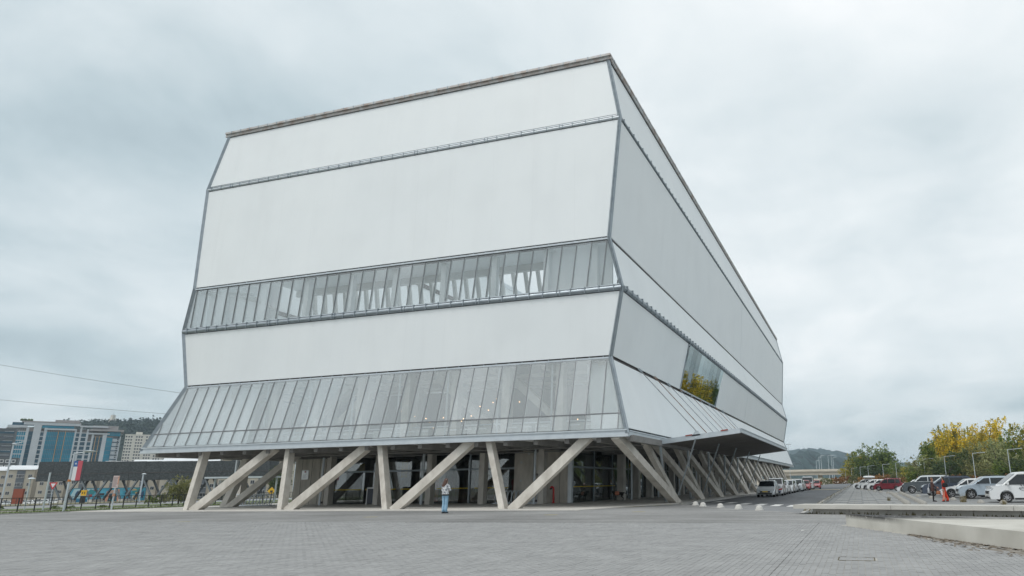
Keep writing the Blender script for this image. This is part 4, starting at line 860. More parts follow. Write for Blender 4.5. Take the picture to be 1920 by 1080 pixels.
# ================================================================== PEOPLE
SKIN = pm('skin', (.48, .30, .22), rough=.55); HAIRB = pm('brown_hair', (.055, .025, .016), (.11, .05, .03), 12, .5, stretch=(3, 3, .6)); HAIRK = pm('black_hair', (.010, .010, .011), (.03, .028, .028), 12, .45, stretch=(3, 3, .6)); HAIRG = pm('auburn_hair', (.16, .07, .035), (.24, .12, .06), 14, .55)
DENIM = pm('light_denim', (.20, .36, .50), (.32, .50, .64), 9, .85, bump=.2); SHOE = pm('black_shoe', (.015, .015, .016), rough=.5); BLKC = pm('black_cloth', (.012, .012, .014), rough=.9); LEA = pm('brown_leather', (.055, .022, .018), (.10, .045, .035), 10, .5, bump=.3); ORA = pm('orange_red_cloth', (.62, .045, .018), (.75, .075, .03), 5, .85, bump=.2, bscale=14); TAN = pm('tan_leather', (.30, .11, .045), (.40, .17, .08), 6, .5); GRYC = pm('grey_cloth', (.42, .44, .46), (.52, .54, .56), 8, .9)
JAC, tj, bj = newmat('patterned_jacket'); bj.inputs['Roughness'].default_value = .9
co = tj.nodes.new('ShaderNodeTexCoord'); vn = tj.nodes.new('ShaderNodeTexNoise'); vn.inputs['Scale'].default_value = 13; vn.inputs['Detail'].default_value = 2; vn.inputs['Distortion'].default_value = 1.2
mpj = tj.nodes.new('ShaderNodeMapping'); mpj.inputs['Scale'].default_value = (1, 1, 1.7); tj.links.new(co.outputs['Object'], mpj.inputs[0]); tj.links.new(mpj.outputs[0], vn.inputs['Vector'])
rj = tj.nodes.new('ShaderNodeValToRGB'); rj.color_ramp.elements[0].position = .43; rj.color_ramp.elements[0].color = (.10, .12, .16, 1); rj.color_ramp.elements[1].position = .50; rj.color_ramp.elements[1].color = (.66, .67, .67, 1); tj.links.new(vn.outputs[0], rj.inputs[0]); tj.links.new(rj.outputs[0], bj.inputs['Base Color'])
def skin_mesh(name, nodes, edges, mats, pick, sub=2):
    """one continuous surface grown round a skeleton: nodes = {key: (x,y,z,rx,ry)}"""
    ks = list(nodes); me = bpy.data.meshes.new(name); me.from_pydata([nodes[k][:3] for k in ks], [(ks.index(a), ks.index(b)) for a, b in edges], [])
    o = bpy.data.objects.new(name, me); COL.objects.link(o)
    sm = o.modifiers.new('s', 'SKIN'); sm.use_smooth_shade = True
    lay = me.skin_vertices[0].data
    for i, k in enumerate(ks):
        n = nodes[k]; lay[i].radius = (n[3], n[4] if len(n) > 4 else n[3]); lay[i].use_root = (i == 0)
    ss = o.modifiers.new('u', 'SUBSURF'); ss.levels = sub; ss.render_levels = sub
    dg = bpy.context.evaluated_depsgraph_get(); ev = o.evaluated_get(dg); m2 = bpy.data.meshes.new_from_object(ev); bpy.data.objects.remove(o)
    m2.materials.clear()
    for m in mats: m2.materials.append(m)
    for p in m2.polygons: p.material_index = pick(p.center); p.use_smooth = True
    m2.name = name; return m2
def person(label, loc, rz, sc, nodes_mod, mats, pick, hair, group=None):
    """facing +y"""
    t = thing('person', label, 'person', loc, rz, group); t.scale = (sc, sc, sc)
    n = {'pel': (0, 0, .93, .15, .11), 'wst': (0, .01, 1.08, .125, .095), 'chs': (0, .0, 1.28, .155, .11), 'col': (0, -.01, 1.42, .10, .075), 'nek': (0, 0, 1.485, .05, .052), 'hd0': (0, .02, 1.56, .070, .082), 'hd1': (0, .015, 1.66, .078, .092), 'hd2': (0, .005, 1.725, .05, .06)}
    for s, L in ((-1, 'l'), (1, 'r')):
        n.update({L + 'hip': (s * .095, 0, .86, .095, .10), L + 'kne': (s * .10, .015, .48, .062, .066), L + 'ank': (s * .10, -.02, .09, .045, .05), L + 'toe': (s * .115, .13, .035, .042, .03),
                  L + 'sho': (s * .175, -.01, 1.40, .062, .062), L + 'elb': (s * .235, -.03, 1.12, .046, .048), L + 'wri': (s * .235, .03, .87, .032, .034), L + 'hnd': (s * .235, .045, .79, .022, .042)})
        for f in range(4): 
            fy = .045 + (f - 1.5) * .021; ln = (.075, .09, .085, .065)[f]
            n[f'{L}f{f}a'] = (s * .235, fy, .75, .0095); n[f'{L}f{f}b'] = (s * .228, fy + .004, .75 - ln * .55, .009); n[f'{L}f{f}c'] = (s * .212, fy + .006, .75 - ln, .0075)
        n[L + 'th1'] = (s * .228, .095, .795, .011); n[L + 'th2'] = (s * .222, .112, .755, .009)
    nodes_mod(n)
    e = [('pel', 'wst'), ('wst', 'chs'), ('chs', 'col'), ('col', 'nek'), ('nek', 'hd0'), ('hd0', 'hd1'), ('hd1', 'hd2')]
    for L in 'lr':
        e += [('pel', L + 'hip'), (L + 'hip', L + 'kne'), (L + 'kne', L + 'ank'), (L + 'ank', L + 'toe'), ('col', L + 'sho'), (L + 'sho', L + 'elb'), (L + 'elb', L + 'wri'), (L + 'wri', L + 'hnd'), (L + 'hnd', L + 'th1'), (L + 'th1', L + 'th2')]
        for f in range(4): e += [(L + 'hnd', f'{L}f{f}a'), (f'{L}f{f}a', f'{L}f{f}b'), (f'{L}f{f}b', f'{L}f{f}c')]
    body = link('body', skin_mesh('body', n, e, mats, pick), t)
    hx, hy, hz = n['hd1'][:3]
    f = MB(); f.lathe([(0, -.012), (.012, 0), (.007, .03), (0, .045)], 8, 'z', (hx, hy + .094, hz - .045)); f.build('nose', SKIN, t, smooth=True)
    for s in (-1, 1):
        MB().lathe([(0, -.006), (.011, 0), (0, .006)], 8, 'y', (hx + s * .030, hy + .083, hz - .008)).build('eye', SHOE, t); MB().lathe([(0, -.028), (.012, -.015), (.013, .012), (0, .03)], 8, 'z', (hx + s * .079, hy, hz - .02)).build('ear', SKIN, t)
    MB().bar((hx - .024, hy + .086, hz - .072), (hx + .024, hy + .086, hz - .072), .008, .01).build('mouth', pm('lips', (.35, .12, .10)), t)
    hair(t, Vector((hx, hy, hz)), n); return t
def blob(name, mat, t, segs, n=14):
    """stack of elliptical rings (x, y, z, rx, ry) closed at both ends"""
    vs = []; k = len(segs)
    for (x, y, z, rx, ry) in segs:
        for j in range(n): a = 2 * pi * j / n; vs.append((x + rx * cos(a), y + ry * sin(a), z))
    fs = [(i * n + j, i * n + (j + 1) % n, (i + 1) * n + (j + 1) % n, (i + 1) * n + j) for i in range(k - 1) for j in range(n)] + [tuple(range(n - 1, -1, -1)), tuple(range((k - 1) * n, k * n))]
    return MB().add(vs, fs).build(name, mat, t, smooth=70)
# woman on the plaza, seen from behind, hands together in front of her
def wmod(n):
    n['lelb'] = (-.245, .01, 1.13, .052, .055); n['lwri'] = (-.12, .20, 1.12, .036); n['lhnd'] = (-.05, .235, 1.13, .026, .03); n['relb'] = (.27, .03, 1.15, .056, .058); n['rwri'] = (.14, .21, 1.17, .036); n['rhnd'] = (.07, .24, 1.18, .026, .03)
    for s, L in ((-1, 'l'), (1, 'r')):
        h = Vector(n[L + 'hnd'][:3]); d = Vector((-s * .9, .25, -.1)).normalized()
        for f in range(4):
            o = h + Vector((0, .012, .03 - f * .018)); 
            for q, m in (('a', .03), ('b', .065), ('c', .09)): n[f'{L}f{f}{q}'] = (*(o + d * m), (.0095, .009, .0075)['abc'.index(q)])
        n[L + 'th1'] = (*(h + Vector((-s * .01, -.005, .035))), .011); n[L + 'th2'] = (*(h + Vector((-s * .045, .0, .05))), .009)
    n['chs'] = (0, 0, 1.28, .195, .145); n['wst'] = (0, 0, 1.05, .195, .14); n['pel'] = (0, 0, .94, .155, .12)
    n['lkne'] = (-.075, .01, .48, .078, .08); n['rkne'] = (.085, .02, .48, .08, .082); n['lank'] = (-.07, -.02, .12, .085, .095); n['rank'] = (.075, .0, .12, .085, .095); n['ltoe'] = (-.08, .11, .04, .045, .035); n['rtoe'] = (.085, .13, .04, .045, .035)
def wpick(c):
    if c.z > 1.475: return 0
    if c.z < .065: return 3
    if c.z > .90: return 0 if (abs(c.x) < .13 and c.y > .205) else 1
    return 2
def whair(t, h, n):
    blob('hair', HAIRB, t, [(h.x, h.y - .01, h.z + .095, .02, .03), (h.x, h.y - .012, h.z + .08, .062, .075), (h.x - .004, h.y - .018, h.z + .04, .092, .10), (h.x - .012, h.y - .03, h.z - .03, .105, .092), (h.x - .03, h.y - .06, h.z - .11, .125, .075), (h.x - .045, h.y - .085, h.z - .21, .14, .06), (h.x - .06, h.y - .10, h.z - .30, .12, .045), (h.x - .07, h.y - .10, h.z - .36, .06, .03)])
    blob('jacket_hem', BLKC, t, [(0, 0, .885, .20, .145), (0, 0, .90, .212, .155), (0, 0, .945, .212, .155), (0, 0, .955, .19, .14)], 18)
    blob('collar', JAC, t, [(0, -.01, 1.43, .12, .10), (0, -.012, 1.47, .085, .085), (0, -.012, 1.50, .078, .08)], 14)
    for s in (-1, 1): MB().tube([(s * .078, -.075, .025), (s * .082, .0, .03), (s * .088, .13, .03), (s * .09, .19, .022)], [.04, .047, .046, .02], 10).build('shoe', SHOE, t, smooth=True)
person('woman seen from behind in patterned white jacket and light blue jeans', (-7.76, -5.14, 0), radians(-6), .955, wmod, [SKIN, JAC, DENIM, SHOE], wpick, whair)
# couple talking in the lot
def lmod(n):
    n['relb'] = (.20, .10, 1.15, .052, .054); n['rwri'] = (.10, .26, 1.06, .036); n['rhnd'] = (.07, .33, 1.03, .024, .036)
    h = Vector((.07, .33, 1.03))
    for f in range(4):
        o = h + Vector((.0, .03, .02 - f * .018))
        for q, m in (('a', (.0, .012, 0)), ('b', (-.01, .04, -.01)), ('c', (-.025, .055, -.025))): n[f'rf{f}{q}'] = (*(o + Vector(m)), .009)
    n['rth1'] = (.055, .35, 1.07, .011); n['rth2'] = (.045, .385, 1.075, .009)
    n['chs'] = (0, 0, 1.27, .18, .13); n['wst'] = (0, 0, 1.05, .17, .125); n['pel'] = (0, 0, .90, .165, .12)
def lpick(c):
    if c.z > 1.47: return 0
    if c.z < .06: return 3
    if c.z > .80: return 0 if (c.y > .30 or c.z < .84 and abs(c.x) > .2) else 1
    return 0 if abs(c.x) > .19 else 2
def lhair(t, h, n):
    blob('hair', HAIRG, t, [(h.x, h.y - .01, h.z + .09, .03, .04), (h.x, h.y - .015, h.z + .07, .072, .08), (h.x, h.y - .02, h.z + .01, .092, .09), (h.x, h.y - .035, h.z - .06, .09, .07), (h.x, h.y - .045, h.z - .12, .06, .045)])
    for s in (-1, 1): MB().tube([(s * .10, -.075, .03), (s * .105, .05, .035), (s * .115, .17, .028), (s * .118, .205, .02)], [.04, .048, .045, .02], 10).build('shoe', SHOE, t, smooth=True)
    blob('jacket_skirt', LEA, t, [(0, 0, .74, .17, .135), (0, 0, .80, .185, .145), (0, 0, .95, .18, .135)], 16)
person('person in brown leather jacket and black trousers facing the orange suit', (16.9, 17.2, -.27), radians(-90), .94, lmod, [SKIN, LEA, BLKC, SHOE], lpick, lhair)
def rmod(n):
    n['lelb'] = (-.24, -.05, 1.15, .055); n['lwri'] = (-.25, .02, .92, .045); n['pel'] = (0, 0, .93, .165, .125); n['chs'] = (0, 0, 1.28, .165, .125); n['wst'] = (0, 0, 1.08, .135, .11)
    n['lhip'] = (-.10, 0, .84, .11, .115); n['rhip'] = (.10, -.01, .84, .11, .115); n['lkne'] = (-.11, .03, .47, .095); n['rkne'] = (.12, -.09, .47, .095); n['lank'] = (-.11, .05, .13, .11, .12); n['rank'] = (.13, -.20, .13, .11, .12); n['ltoe'] = (-.115, .18, .035, .045, .032); n['rtoe'] = (.14, -.06, .035, .045, .032)
def rpick(c):
    if c.z > 1.475: return 0
    if c.z < .05: return 2
    return 0 if (abs(c.x) > .19 and c.z < .885) else 1
def rhair(t, h, n):
    blob('hair', HAIRK, t, [(h.x, h.y - .01, h.z + .095, .03, .04), (h.x, h.y - .015, h.z + .075, .075, .085), (h.x, h.y - .025, h.z + .02, .10, .10), (h.x, h.y - .05, h.z - .07, .115, .085), (h.x, h.y - .085, h.z - .20, .125, .065), (h.x, h.y - .11, h.z - .36, .13, .055), (h.x, h.y - .12, h.z - .50, .10, .04), (h.x, h.y - .115, h.z - .60, .05, .02)])
    for y, s in ((.05, -1), (-.20, 1)): MB().tube([(s * .115, y - .06, .025), (s * .118, y + .06, .03), (s * .12, y + .17, .022)], [.038, .044, .02], 10).build('shoe', SHOE, t, smooth=True)
person('person in loose orange red suit with long black hair', (17.62, 16.9, -.27), radians(82), .985, rmod, [SKIN, ORA, SHOE], rpick, rhair)
bg = thing('shoulder_bag', 'black shoulder bag worn by the person in the orange suit', 'bag', (17.68, 16.58, .72)); blob('bag_body', BLKC, bg, [(0, 0, .0, .15, .06), (0, 0, .03, .19, .085), (0, 0, .2, .18, .075), (0, 0, .30, .10, .04)]); MB().tube([(-.15, .02, .25), (-.06, .10, .52), (.05, .16, .60), (.14, .05, .27)], .016, 6).build('strap', BLKC, bg)
bg = thing('handbag', 'tan leather handbag held between the two talking people', 'bag', (17.24, 17.0, .22)); blob('bag_body', TAN, bg, [(0, 0, 0, .12, .06), (0, 0, .03, .15, .07), (0, 0, .18, .13, .06), (0, 0, .25, .09, .035)]); MB().tube([(-.09, 0, .23), (-.06, 0, .42), (.0, 0, .47), (.06, 0, .42), (.09, 0, .23)], .012, 6).build('handle', TAN, bg)
bg = thing('tote_bag', 'grey cloth bag on the arm of the person in leather', 'bag', (16.62, 17.1, .30)); blob('bag_body', GRYC, bg, [(0, 0, 0, .06, .12), (0, 0, .03, .08, .15), (0, 0, .30, .07, .13), (0, 0, .40, .03, .09)]); MB().tube([(0, -.07, .38), (.05, -.03, .62), (.05, .03, .62), (0, .07, .38)], .012, 6).build('handle', GRYC, bg)
# dog in an orange vest by the columns
DOG = pm('dog_coat', (.014, .013, .012), (.04, .035, .03), 20, .75); VEST = pm('orange_vest', (.62, .20, .11), (.72, .34, .24), 9, .8)
dn = {'pelv': (-.26, 0, .42, .085, .10), 'loin': (-.08, 0, .43, .085, .095), 'chst': (.14, 0, .42, .10, .13), 'shou': (.24, 0, .46, .085, .10), 'neck': (.33, 0, .52, .06, .065), 'head': (.42, 0, .55, .058, .062), 'muz': (.51, 0, .52, .032, .034), 'nos': (.56, 0, .515, .02), 'ta1': (-.36, 0, .46, .025), 'ta2': (-.46, 0, .42, .02), 'ta3': (-.55, 0, .34, .014)}
de = [('pelv', 'loin'), ('loin', 'chst'), ('chst', 'shou'), ('shou', 'neck'), ('neck', 'head'), ('head', 'muz'), ('muz', 'nos'), ('pelv', 'ta1'), ('ta1', 'ta2'), ('ta2', 'ta3')]
for s, L in ((-1, 'a'), (1, 'b')):
    dn.update({L + 'h1': (-.27, s * .075, .36, .06, .07), L + 'h2': (-.20, s * .08, .24, .042), L + 'h3': (-.33, s * .08, .13, .022), L + 'h4': (-.315, s * .08, .03, .022), L + 'h5': (-.26, s * .08, .018, .02), L + 'f1': (.20, s * .08, .33, .05), L + 'f2': (.17, s * .08, .20, .03), L + 'f3': (.19, s * .08, .04, .022), L + 'f4': (.235, s * .08, .018, .02)})
    de += [('pelv', L + 'h1'), (L + 'h1', L + 'h2'), (L + 'h2', L + 'h3'), (L + 'h3', L + 'h4'), (L + 'h4', L + 'h5'), ('shou', L + 'f1'), (L + 'f1', L + 'f2'), (L + 'f2', L + 'f3'), (L + 'f3', L + 'f4')]
dg_ = thing('dog', 'black dog in an orange vest walking by the concrete column', 'dog', (-6.1, 15.1, .03), radians(200)); dg_.scale = (1.25, 1.25, 1.25)
link('body', skin_mesh('body', dn, de, [DOG], lambda c: 0), dg_)
MB().tube([(-.06, 0, .43), (.02, 0, .43), (.12, 0, .425), (.2, 0, .43)], [.112, .122, .135, .12], 14, cap=False).build('vest', VEST, dg_, smooth=True)
for s in (-1, 1): MB().slab([(.40, s * .045, .60), (.44, s * .06, .60), (.43, s * .085, .50), (.39, s * .08, .52)], .012).build('ear', DOG, dg_, fix=True)
# ================================================================== THINGS BY THE ENTRANCE
def rack(name_lbl, x0, x1, y):
    t = thing('bicycle_rack', name_lbl, 'bicycle rack', ((x0 + x1) / 2, y, .03), 0, 'bicycle racks by the theatre'); h = (x1 - x0) / 2
    MB().box(-h, -.06, 0, h, .0, .06).build('base_rail', STEELL, t); MB().box(-h, .42, 0, h, .48, .06).build('base_rail', STEELL, t)
    MB().tube([(-h + .1, .2, .86), (h - .1, .2, .86)], .02, 6).build('top_rail', STEELL, t)
    r = MB(); pts = [(.16 * cos(a), .21 + .24 * sin(a) * .4, .45 + .42 * sin(a)) for a in [2 * pi * k / 16 for k in range(17)]]; r.tube(pts, .03, 6, cap=False); me = r.mesh('ring', STEELL)
    n = int((x1 - x0) / .33)
    for i in range(n): link('ring', me, t, (-h + .25 + i * .33, 0, .02))
rack('steel ring bicycle rack in the open bay at the left end', -35.6, -31.6, 7.1)
rack('steel ring bicycle rack before the concrete wall near the red pipe', -13.2, -9.5, 8.5)
REDP = pm('red_gloss', (.52, .02, .02), rough=.35)
h = thing('fire_hydrant_pipe', 'red standpipe with bent top in front of the concrete wall', 'standpipe', (-8.75, 9.15, .03))
MB().tube([(0, 0, 0), (0, 0, .95), (-.02, 0, 1.04), (-.09, 0, 1.10), (-.18, 0, 1.10), (-.22, 0, 1.04)], .075, 10).build('pipe', REDP, h, smooth=True); MB().lathe([(0, 0), (.12, 0), (.12, .03), (0, .03)], 10).build('flange', REDP, h); MB().lathe([(.05, -.04), (.085, -.02), (.085, .05), (.05, .06)], 10, 'z', (-.22, 0, .97)).build('coupling', PLA, h)
h = thing('display_board', 'white framed display board standing under the soffit beside a leg', 'display board', (-23.3, 8.1, .03)); MB().box(-.35, 0, 0, -.29, .06, 1.25).build('frame', PW, h); MB().box(.29, 0, 0, .35, .06, 1.25).build('frame', PW, h); MB().box(-.285, 0, 1.17, .285, .06, 1.25).build('frame', PW, h); MB().box(-.285, .02, .1, .285, .05, 1.165).build('panel', pm('board_slate', (.06, .07, .09)), h)
h = thing('information_totem', 'orange sign panel standing behind the entrance glass', 'sign', (-19.9, 11.0, .03)); MB().slab([(-.42, 0, .1), (.42, 0, .1), (.42, 0, 1.75), (-.30, 0, 1.95), (-.42, 0, 1.8)], (0, .12, 0)).build('panel', ORA, h); MB().box(-.5, -.1, 0, .5, .3, .095).build('foot', PLA, h)
h = thing('hose_cabinet', 'red hose cabinet seen through the glass next to the concrete wall', 'hose cabinet', (-12.9, 11.2, .9)); MB().lathe([(0, 0), (.36, 0), (.36, .2), (0, .2)], 16, 'y', (0, 0, .55)).build('reel', REDP, h); MB().box(-.3, .02, -.3, .3, .2, .30).build('cabinet', REDP, h)
YB = pm('yellow_banner', (.62, .42, .04), (.72, .52, .10), 5, .8)
for x, z0, z1, w, l in ((-24.9, 2.0, 3.3, .30, 'yellow hanging banner behind the entrance glass, right of the second leg pair'), (-29.0, 2.6, 3.2, .26, 'small yellow pennant hanging inside near the left concrete wall')):
    h = thing('hanging_banner', l, 'banner', (x + 2.0, 11.3, 0)); MB().box(-w, -.01, z0, w, .01, z1).build('cloth', YB, h); MB().box(-w - .04, -.02, z1 + .002, w + .04, .02, z1 + .05).build('rod', STEELL, h); MB().box(-.012, -.012, z1 + .052, .012, .012, 3.88).build('cord', STEELL, h)
BOX = pm('cardboard', (.26, .13, .07), (.34, .19, .10), 3, .8)
for x, w, l in ((-19.3, 1.5, 'wide brown crate on the foyer floor straight behind the woman'), (-16.6, .7, 'small brown crate on the foyer floor right of the woman')):
    b = thing('crate', l, 'crate', (x + 2.0, 11.6, .03)); MB().box(-w / 2, 0, 0, w / 2, .6, .78).build('box', BOX, b); MB().box(-w / 2 - .02, -.02, .782, w / 2 + .02, .62, .82).build('lid', BOX, b)

# ================================================================== PLANTING
def at(px, py, D): return CAM + RX * ((px - 1239.916) / 1219.194 * D) + FW * D + UP * (-(py - 608.27) / 1219.194 * D)
def topz(p, py):
    q = Vector((p[0], p[1], 0)) - CAM; k = 608.27 - py; return (k * q.dot(FW) - 1219.194 * q.dot(UP)) / (1219.194 * UP.z - k * FW.z)
BARK = pm('bark', (.05, .042, .034), (.13, .11, .09), 3, .9, bump=.4, stretch=(3, 3, .5))
def crown(seed, H, Wd, shoots, leaves, ls, base=.18, spiky=.5, shape='round', name='crown', mat=None):
    """foliage on many shoots that rise from the limbs; gaps stay open between them"""
    R = random.Random(seed); mb = MB(); vs = mb.v; fs = mb.f
    lobes = [(R.uniform(-.5, .5) * Wd * .55, R.uniform(-.5, .5) * Wd * .55, R.uniform(.45, .95)) for _ in range(7)]
    for s in range(shoots):
        lx, ly, lz = R.choice(lobes); a = R.random() * 2 * pi; u = R.random()
        z0 = H * (base + (1 - base) * R.random() ** .9 * lz * .86); f = (z0 / H - base) / (1 - base)
        prof = {'round': math.sin(pi * min(1, max(.08, f * .86 + .14))) ** .7, 'spire': (1 - f) ** .8 * .9 + .10, 'shrub': (1 - f * .75), 'broad': math.sin(pi * min(1, f * .75 + .22)) ** .6}[shape]
        rr = Wd / 2 * prof * (R.random() ** .45) * .86
        x0 = rr * cos(a) + lx * .35 * prof; y0 = rr * sin(a) + ly * .35 * prof
        d = Vector((cos(a) * (1 - spiky) * .9 + R.uniform(-.25, .25), sin(a) * (1 - spiky) * .9 + R.uniform(-.25, .25), .35 + spiky)).normalized(); Ln = H * R.uniform(.06, .15) * (1 + spiky * .6)
        for l in range(leaves):
            t = R.random(); w = Ln * .36 * (1 - t * .8); p = Vector((x0, y0, z0)) + d * (Ln * t) + Vector((R.gauss(0, w), R.gauss(0, w), R.gauss(0, w * .7)))
            e = Vector((R.gauss(0, 1), R.gauss(0, 1), R.gauss(0, .7))).normalized(); g = e.cross(Vector((R.gauss(0, 1), R.gauss(0, 1), R.gauss(0, 1)))).normalized(); k = ls * R.uniform(.55, 1.3)
            b = len(vs); vs += [tuple(p - e * k), tuple(p + g * k * .55), tuple(p + e * k), tuple(p - g * k * .55)]; fs.append((b, b + 1, b + 2, b + 3))
    mb.m = [0] * len(fs); return mb.mesh(name, mat)
def trunkmesh(seed, H, Wd, r):
    R = random.Random(seed); mb = MB(); mb.tube([(0, 0, -.4), (R.uniform(-.1, .1), .05, H * .2), (R.uniform(-.3, .3), R.uniform(-.3, .3), H * .5), (R.uniform(-.4, .4), R.uniform(-.4, .4), H * .8)], [r, r * .8, r * .5, r * .15], 8)
    for i in range(7):
        a = R.random() * 6.28; z = H * R.uniform(.15, .5); q = Wd * R.uniform(.2, .38); mb.tube([(0, 0, z), (q * .5 * cos(a), q * .5 * sin(a), z + H * .12), (q * cos(a), q * sin(a), z + H * R.uniform(.2, .34))], [r * .42, r * .28, r * .08], 6)
    return mb.mesh('trunk', BARK)
L_GRN = leafmat('leaf_green', ((0.047, 0.081, 0.026), (0.103, 0.161, 0.043), (0.190, 0.247, 0.057), (0.323, 0.340, 0.076)))
L_DRK = leafmat('leaf_dark', ((0.026, 0.049, 0.025), (0.057, 0.095, 0.043), (0.103, 0.141, 0.057), (0.190, 0.209, 0.076)))
L_OLV = leafmat('leaf_olive', ((0.076, 0.091, 0.043), (0.161, 0.174, 0.076), (0.266, 0.266, 0.109), (0.378, 0.361, 0.152)))
L_YEL = leafmat('leaf_yellow', ((0.133, 0.149, 0.033), (0.454, 0.362, 0.043), (0.796, 0.573, 0.047), (0.900, 0.764, 0.114)))
L_YGR = leafmat('leaf_yellow_green', ((0.085, 0.109, 0.026), (0.228, 0.237, 0.043), (0.454, 0.378, 0.057), (0.682, 0.512, 0.066)))
L_RST = leafmat('leaf_rust', ((0.103, 0.057, 0.028), (0.247, 0.123, 0.049), (0.398, 0.217, 0.081), (0.492, 0.361, 0.133)))
L_SIL = leafmat('leaf_silver', ((0.114, 0.141, 0.076), (0.228, 0.266, 0.123), (0.361, 0.378, 0.170), (0.474, 0.474, 0.247)))
protos = {}
def proto(kind):
    if kind not in protos:
        spec = {'green': (1, 12, 8.5, 120, 42, .26, .10, .5, 'broad', L_GRN), 'dark': (2, 12, 8.5, 135, 46, .25, .06, .45, 'broad', L_DRK), 'olive': (3, 12, 8.5, 125, 44, .24, .06, .5, 'round', L_OLV), 'yellow': (4, 12, 8, 75, 34, .27, .25, .5, 'round', L_YEL), 'ygreen': (5, 12, 8, 105, 40, .26, .12, .55, 'round', L_YGR), 'spire': (6, 12, 6.5, 120, 40, .25, .05, .9, 'spire', L_GRN), 'silver': (7, 12, 8.5, 115, 44, .23, .05, .5, 'round', L_SIL),
                'rust_shrub': (8, 4, 5, 60, 34, .16, .0, .5, 'shrub', L_RST), 'green_shrub': (9, 4, 5, 60, 36, .16, .0, .4, 'shrub', L_GRN), 'olive_shrub': (10, 4, 5, 60, 36, .16, .0, .6, 'shrub', L_OLV)}[kind]
        sd_, H, W_, sh_, lv, ls, ba, spk, shp, m = spec
        protos[kind] = (crown(sd_, H, W_, sh_, lv, ls, ba, spk, shp, 'crown' if 'shrub' not in kind else 'foliage', m), trunkmesh(sd_ + 50, H, W_, .28 if H > 5 else .06), H, W_)
    return protos[kind]
def tree(kind, px, ptop, wpx, D, label, base=None, group='trees along the far edge of the parking lot', zb=-.4):
    cr, tk, H, W_ = proto(kind); b = at(px, 905, D); tz_ = topz(b, ptop); hh = tz_ - zb; ww = wpx * D / 1239.9 * 1.05
    nm = 'shrub' if 'shrub' in kind else 'tree'
    t = thing(nm, label, nm, (b.x, b.y, zb), random.random() * 6.28, group); t.scale = (ww / W_, ww / W_, hh / H)
    link(cr.name.split('.')[0], cr, t); link('trunk' if nm == 'tree' else 'stems', tk, t); return t
for k_, px, pt, w, D, lb in (
    ('ygreen', 1598, 868, 40, 300, 'low yellowish tree at the left foot of the distant pair of tall trees'), ('ygreen', 1608, 842, 46, 290, 'tall spiky yellow green tree, left slope of the distant pair'), ('green', 1634, 820, 62, 285, 'tallest green tree of the distant pair beyond the lamps'), ('spire', 1662, 830, 56, 280, 'pointed green tree, right half of the distant pair'),
    ('green', 1684, 858, 44, 270, 'sloping green tree falling away right of the distant pair'), ('ygreen', 1707, 872, 46, 250, 'low yellow green tree in the dip between the two tree masses'), ('olive', 1730, 846, 50, 165, 'olive tree at the left end of the big tree mass'), ('spire', 1746, 812, 42, 160, 'dark spiky tree rising at the left of the yellow trees'),
    ('silver', 1752, 850, 64, 158, 'grey green bushy tree under the first yellow tree'), ('yellow', 1764, 793, 54, 172, 'first yellow autumn tree, left of the big mass'), ('ygreen', 1782, 788, 56, 178, 'half yellow tree behind the first yellow one'), ('yellow', 1812, 776, 60, 176, 'open yellow tree with sky showing between its branches'), ('dark', 1808, 828, 60, 150, 'darkest green tree in the middle of the big mass'),
    ('ygreen', 1836, 790, 50, 168, 'yellow green tree between the two brightest yellow crowns'), ('yellow', 1868, 768, 62, 170, 'tallest golden yellow tree on the right'), ('olive', 1850, 812, 70, 152, 'broad olive tree below the tallest golden tree'), ('silver', 1872, 815, 64, 146, 'pale olive tree right of the broad olive one'), ('green', 1902, 790, 62, 150, 'green tree reaching the right edge under the golden one'), ('ygreen', 1928, 782, 64, 152, 'yellow green tree cut by the right edge'),
    ('dark', 1912, 846, 66, 138, 'dark tree behind the nearest street lamp'), ('dark', 1782, 852, 56, 145, 'dark green tree behind the graphite pick-up'), ('olive', 1830, 852, 60, 142, 'olive tree behind the two talking people'), ('green', 1884, 858, 60, 138, 'green tree low behind the second street lamp'), ('dark', 1640, 868, 60, 275, 'dark green tree low under the distant pair'), ('olive', 1757, 872, 50, 150, 'small olive tree right behind the wine red wagon'), ('green', 1722, 868, 44, 160, 'small green tree at the edge of the dip'),
    ('olive', 1960, 800, 70, 140, 'olive tree just past the right edge')): tree(k_, px, pt, w, D, lb)
for i, (k_, px, pt, w) in enumerate((('spire', 1748, 822, 26), ('spire', 1764, 806, 26), ('ygreen', 1780, 800, 30), ('spire', 1798, 800, 26), ('ygreen', 1816, 794, 30), ('spire', 1834, 800, 26), ('spire', 1852, 796, 26), ('ygreen', 1870, 792, 30))): tree(k_, px, pt, w, 335, f'tall slender rear tree hidden behind the big mass, {ORD[i]} from its left end')  # row added out of direct view to fill the side window's reflection
sp = [(1530, 896, 30, 250, 'rust'), (1548, 893, 34, 255, 'olive'), (1568, 888, 36, 260, 'rust'), (1584, 884, 36, 262, 'rust'), (1602, 886, 30, 240, 'olive'), (1622, 884, 34, 235, 'rust'), (1641, 882, 38, 225, 'rust'), (1662, 878, 40, 210, 'rust'), (1682, 880, 36, 195, 'olive'), (1699, 884, 34, 180, 'rust'), (1715, 888, 36, 165, 'green'), (1731, 886, 34, 150, 'rust'), (1750, 890, 40, 146, 'green'), (1772, 884, 40, 140, 'olive'), (1794, 878, 40, 136, 'rust'), (1816, 884, 38, 134, 'green'), (1834, 880, 36, 132, 'rust'), (1852, 872, 46, 132, 'olive'), (1874, 882, 40, 128, 'green'), (1896, 876, 44, 126, 'rust'), (1918, 882, 46, 124, 'olive'), (1940, 876, 50, 122, 'green')]
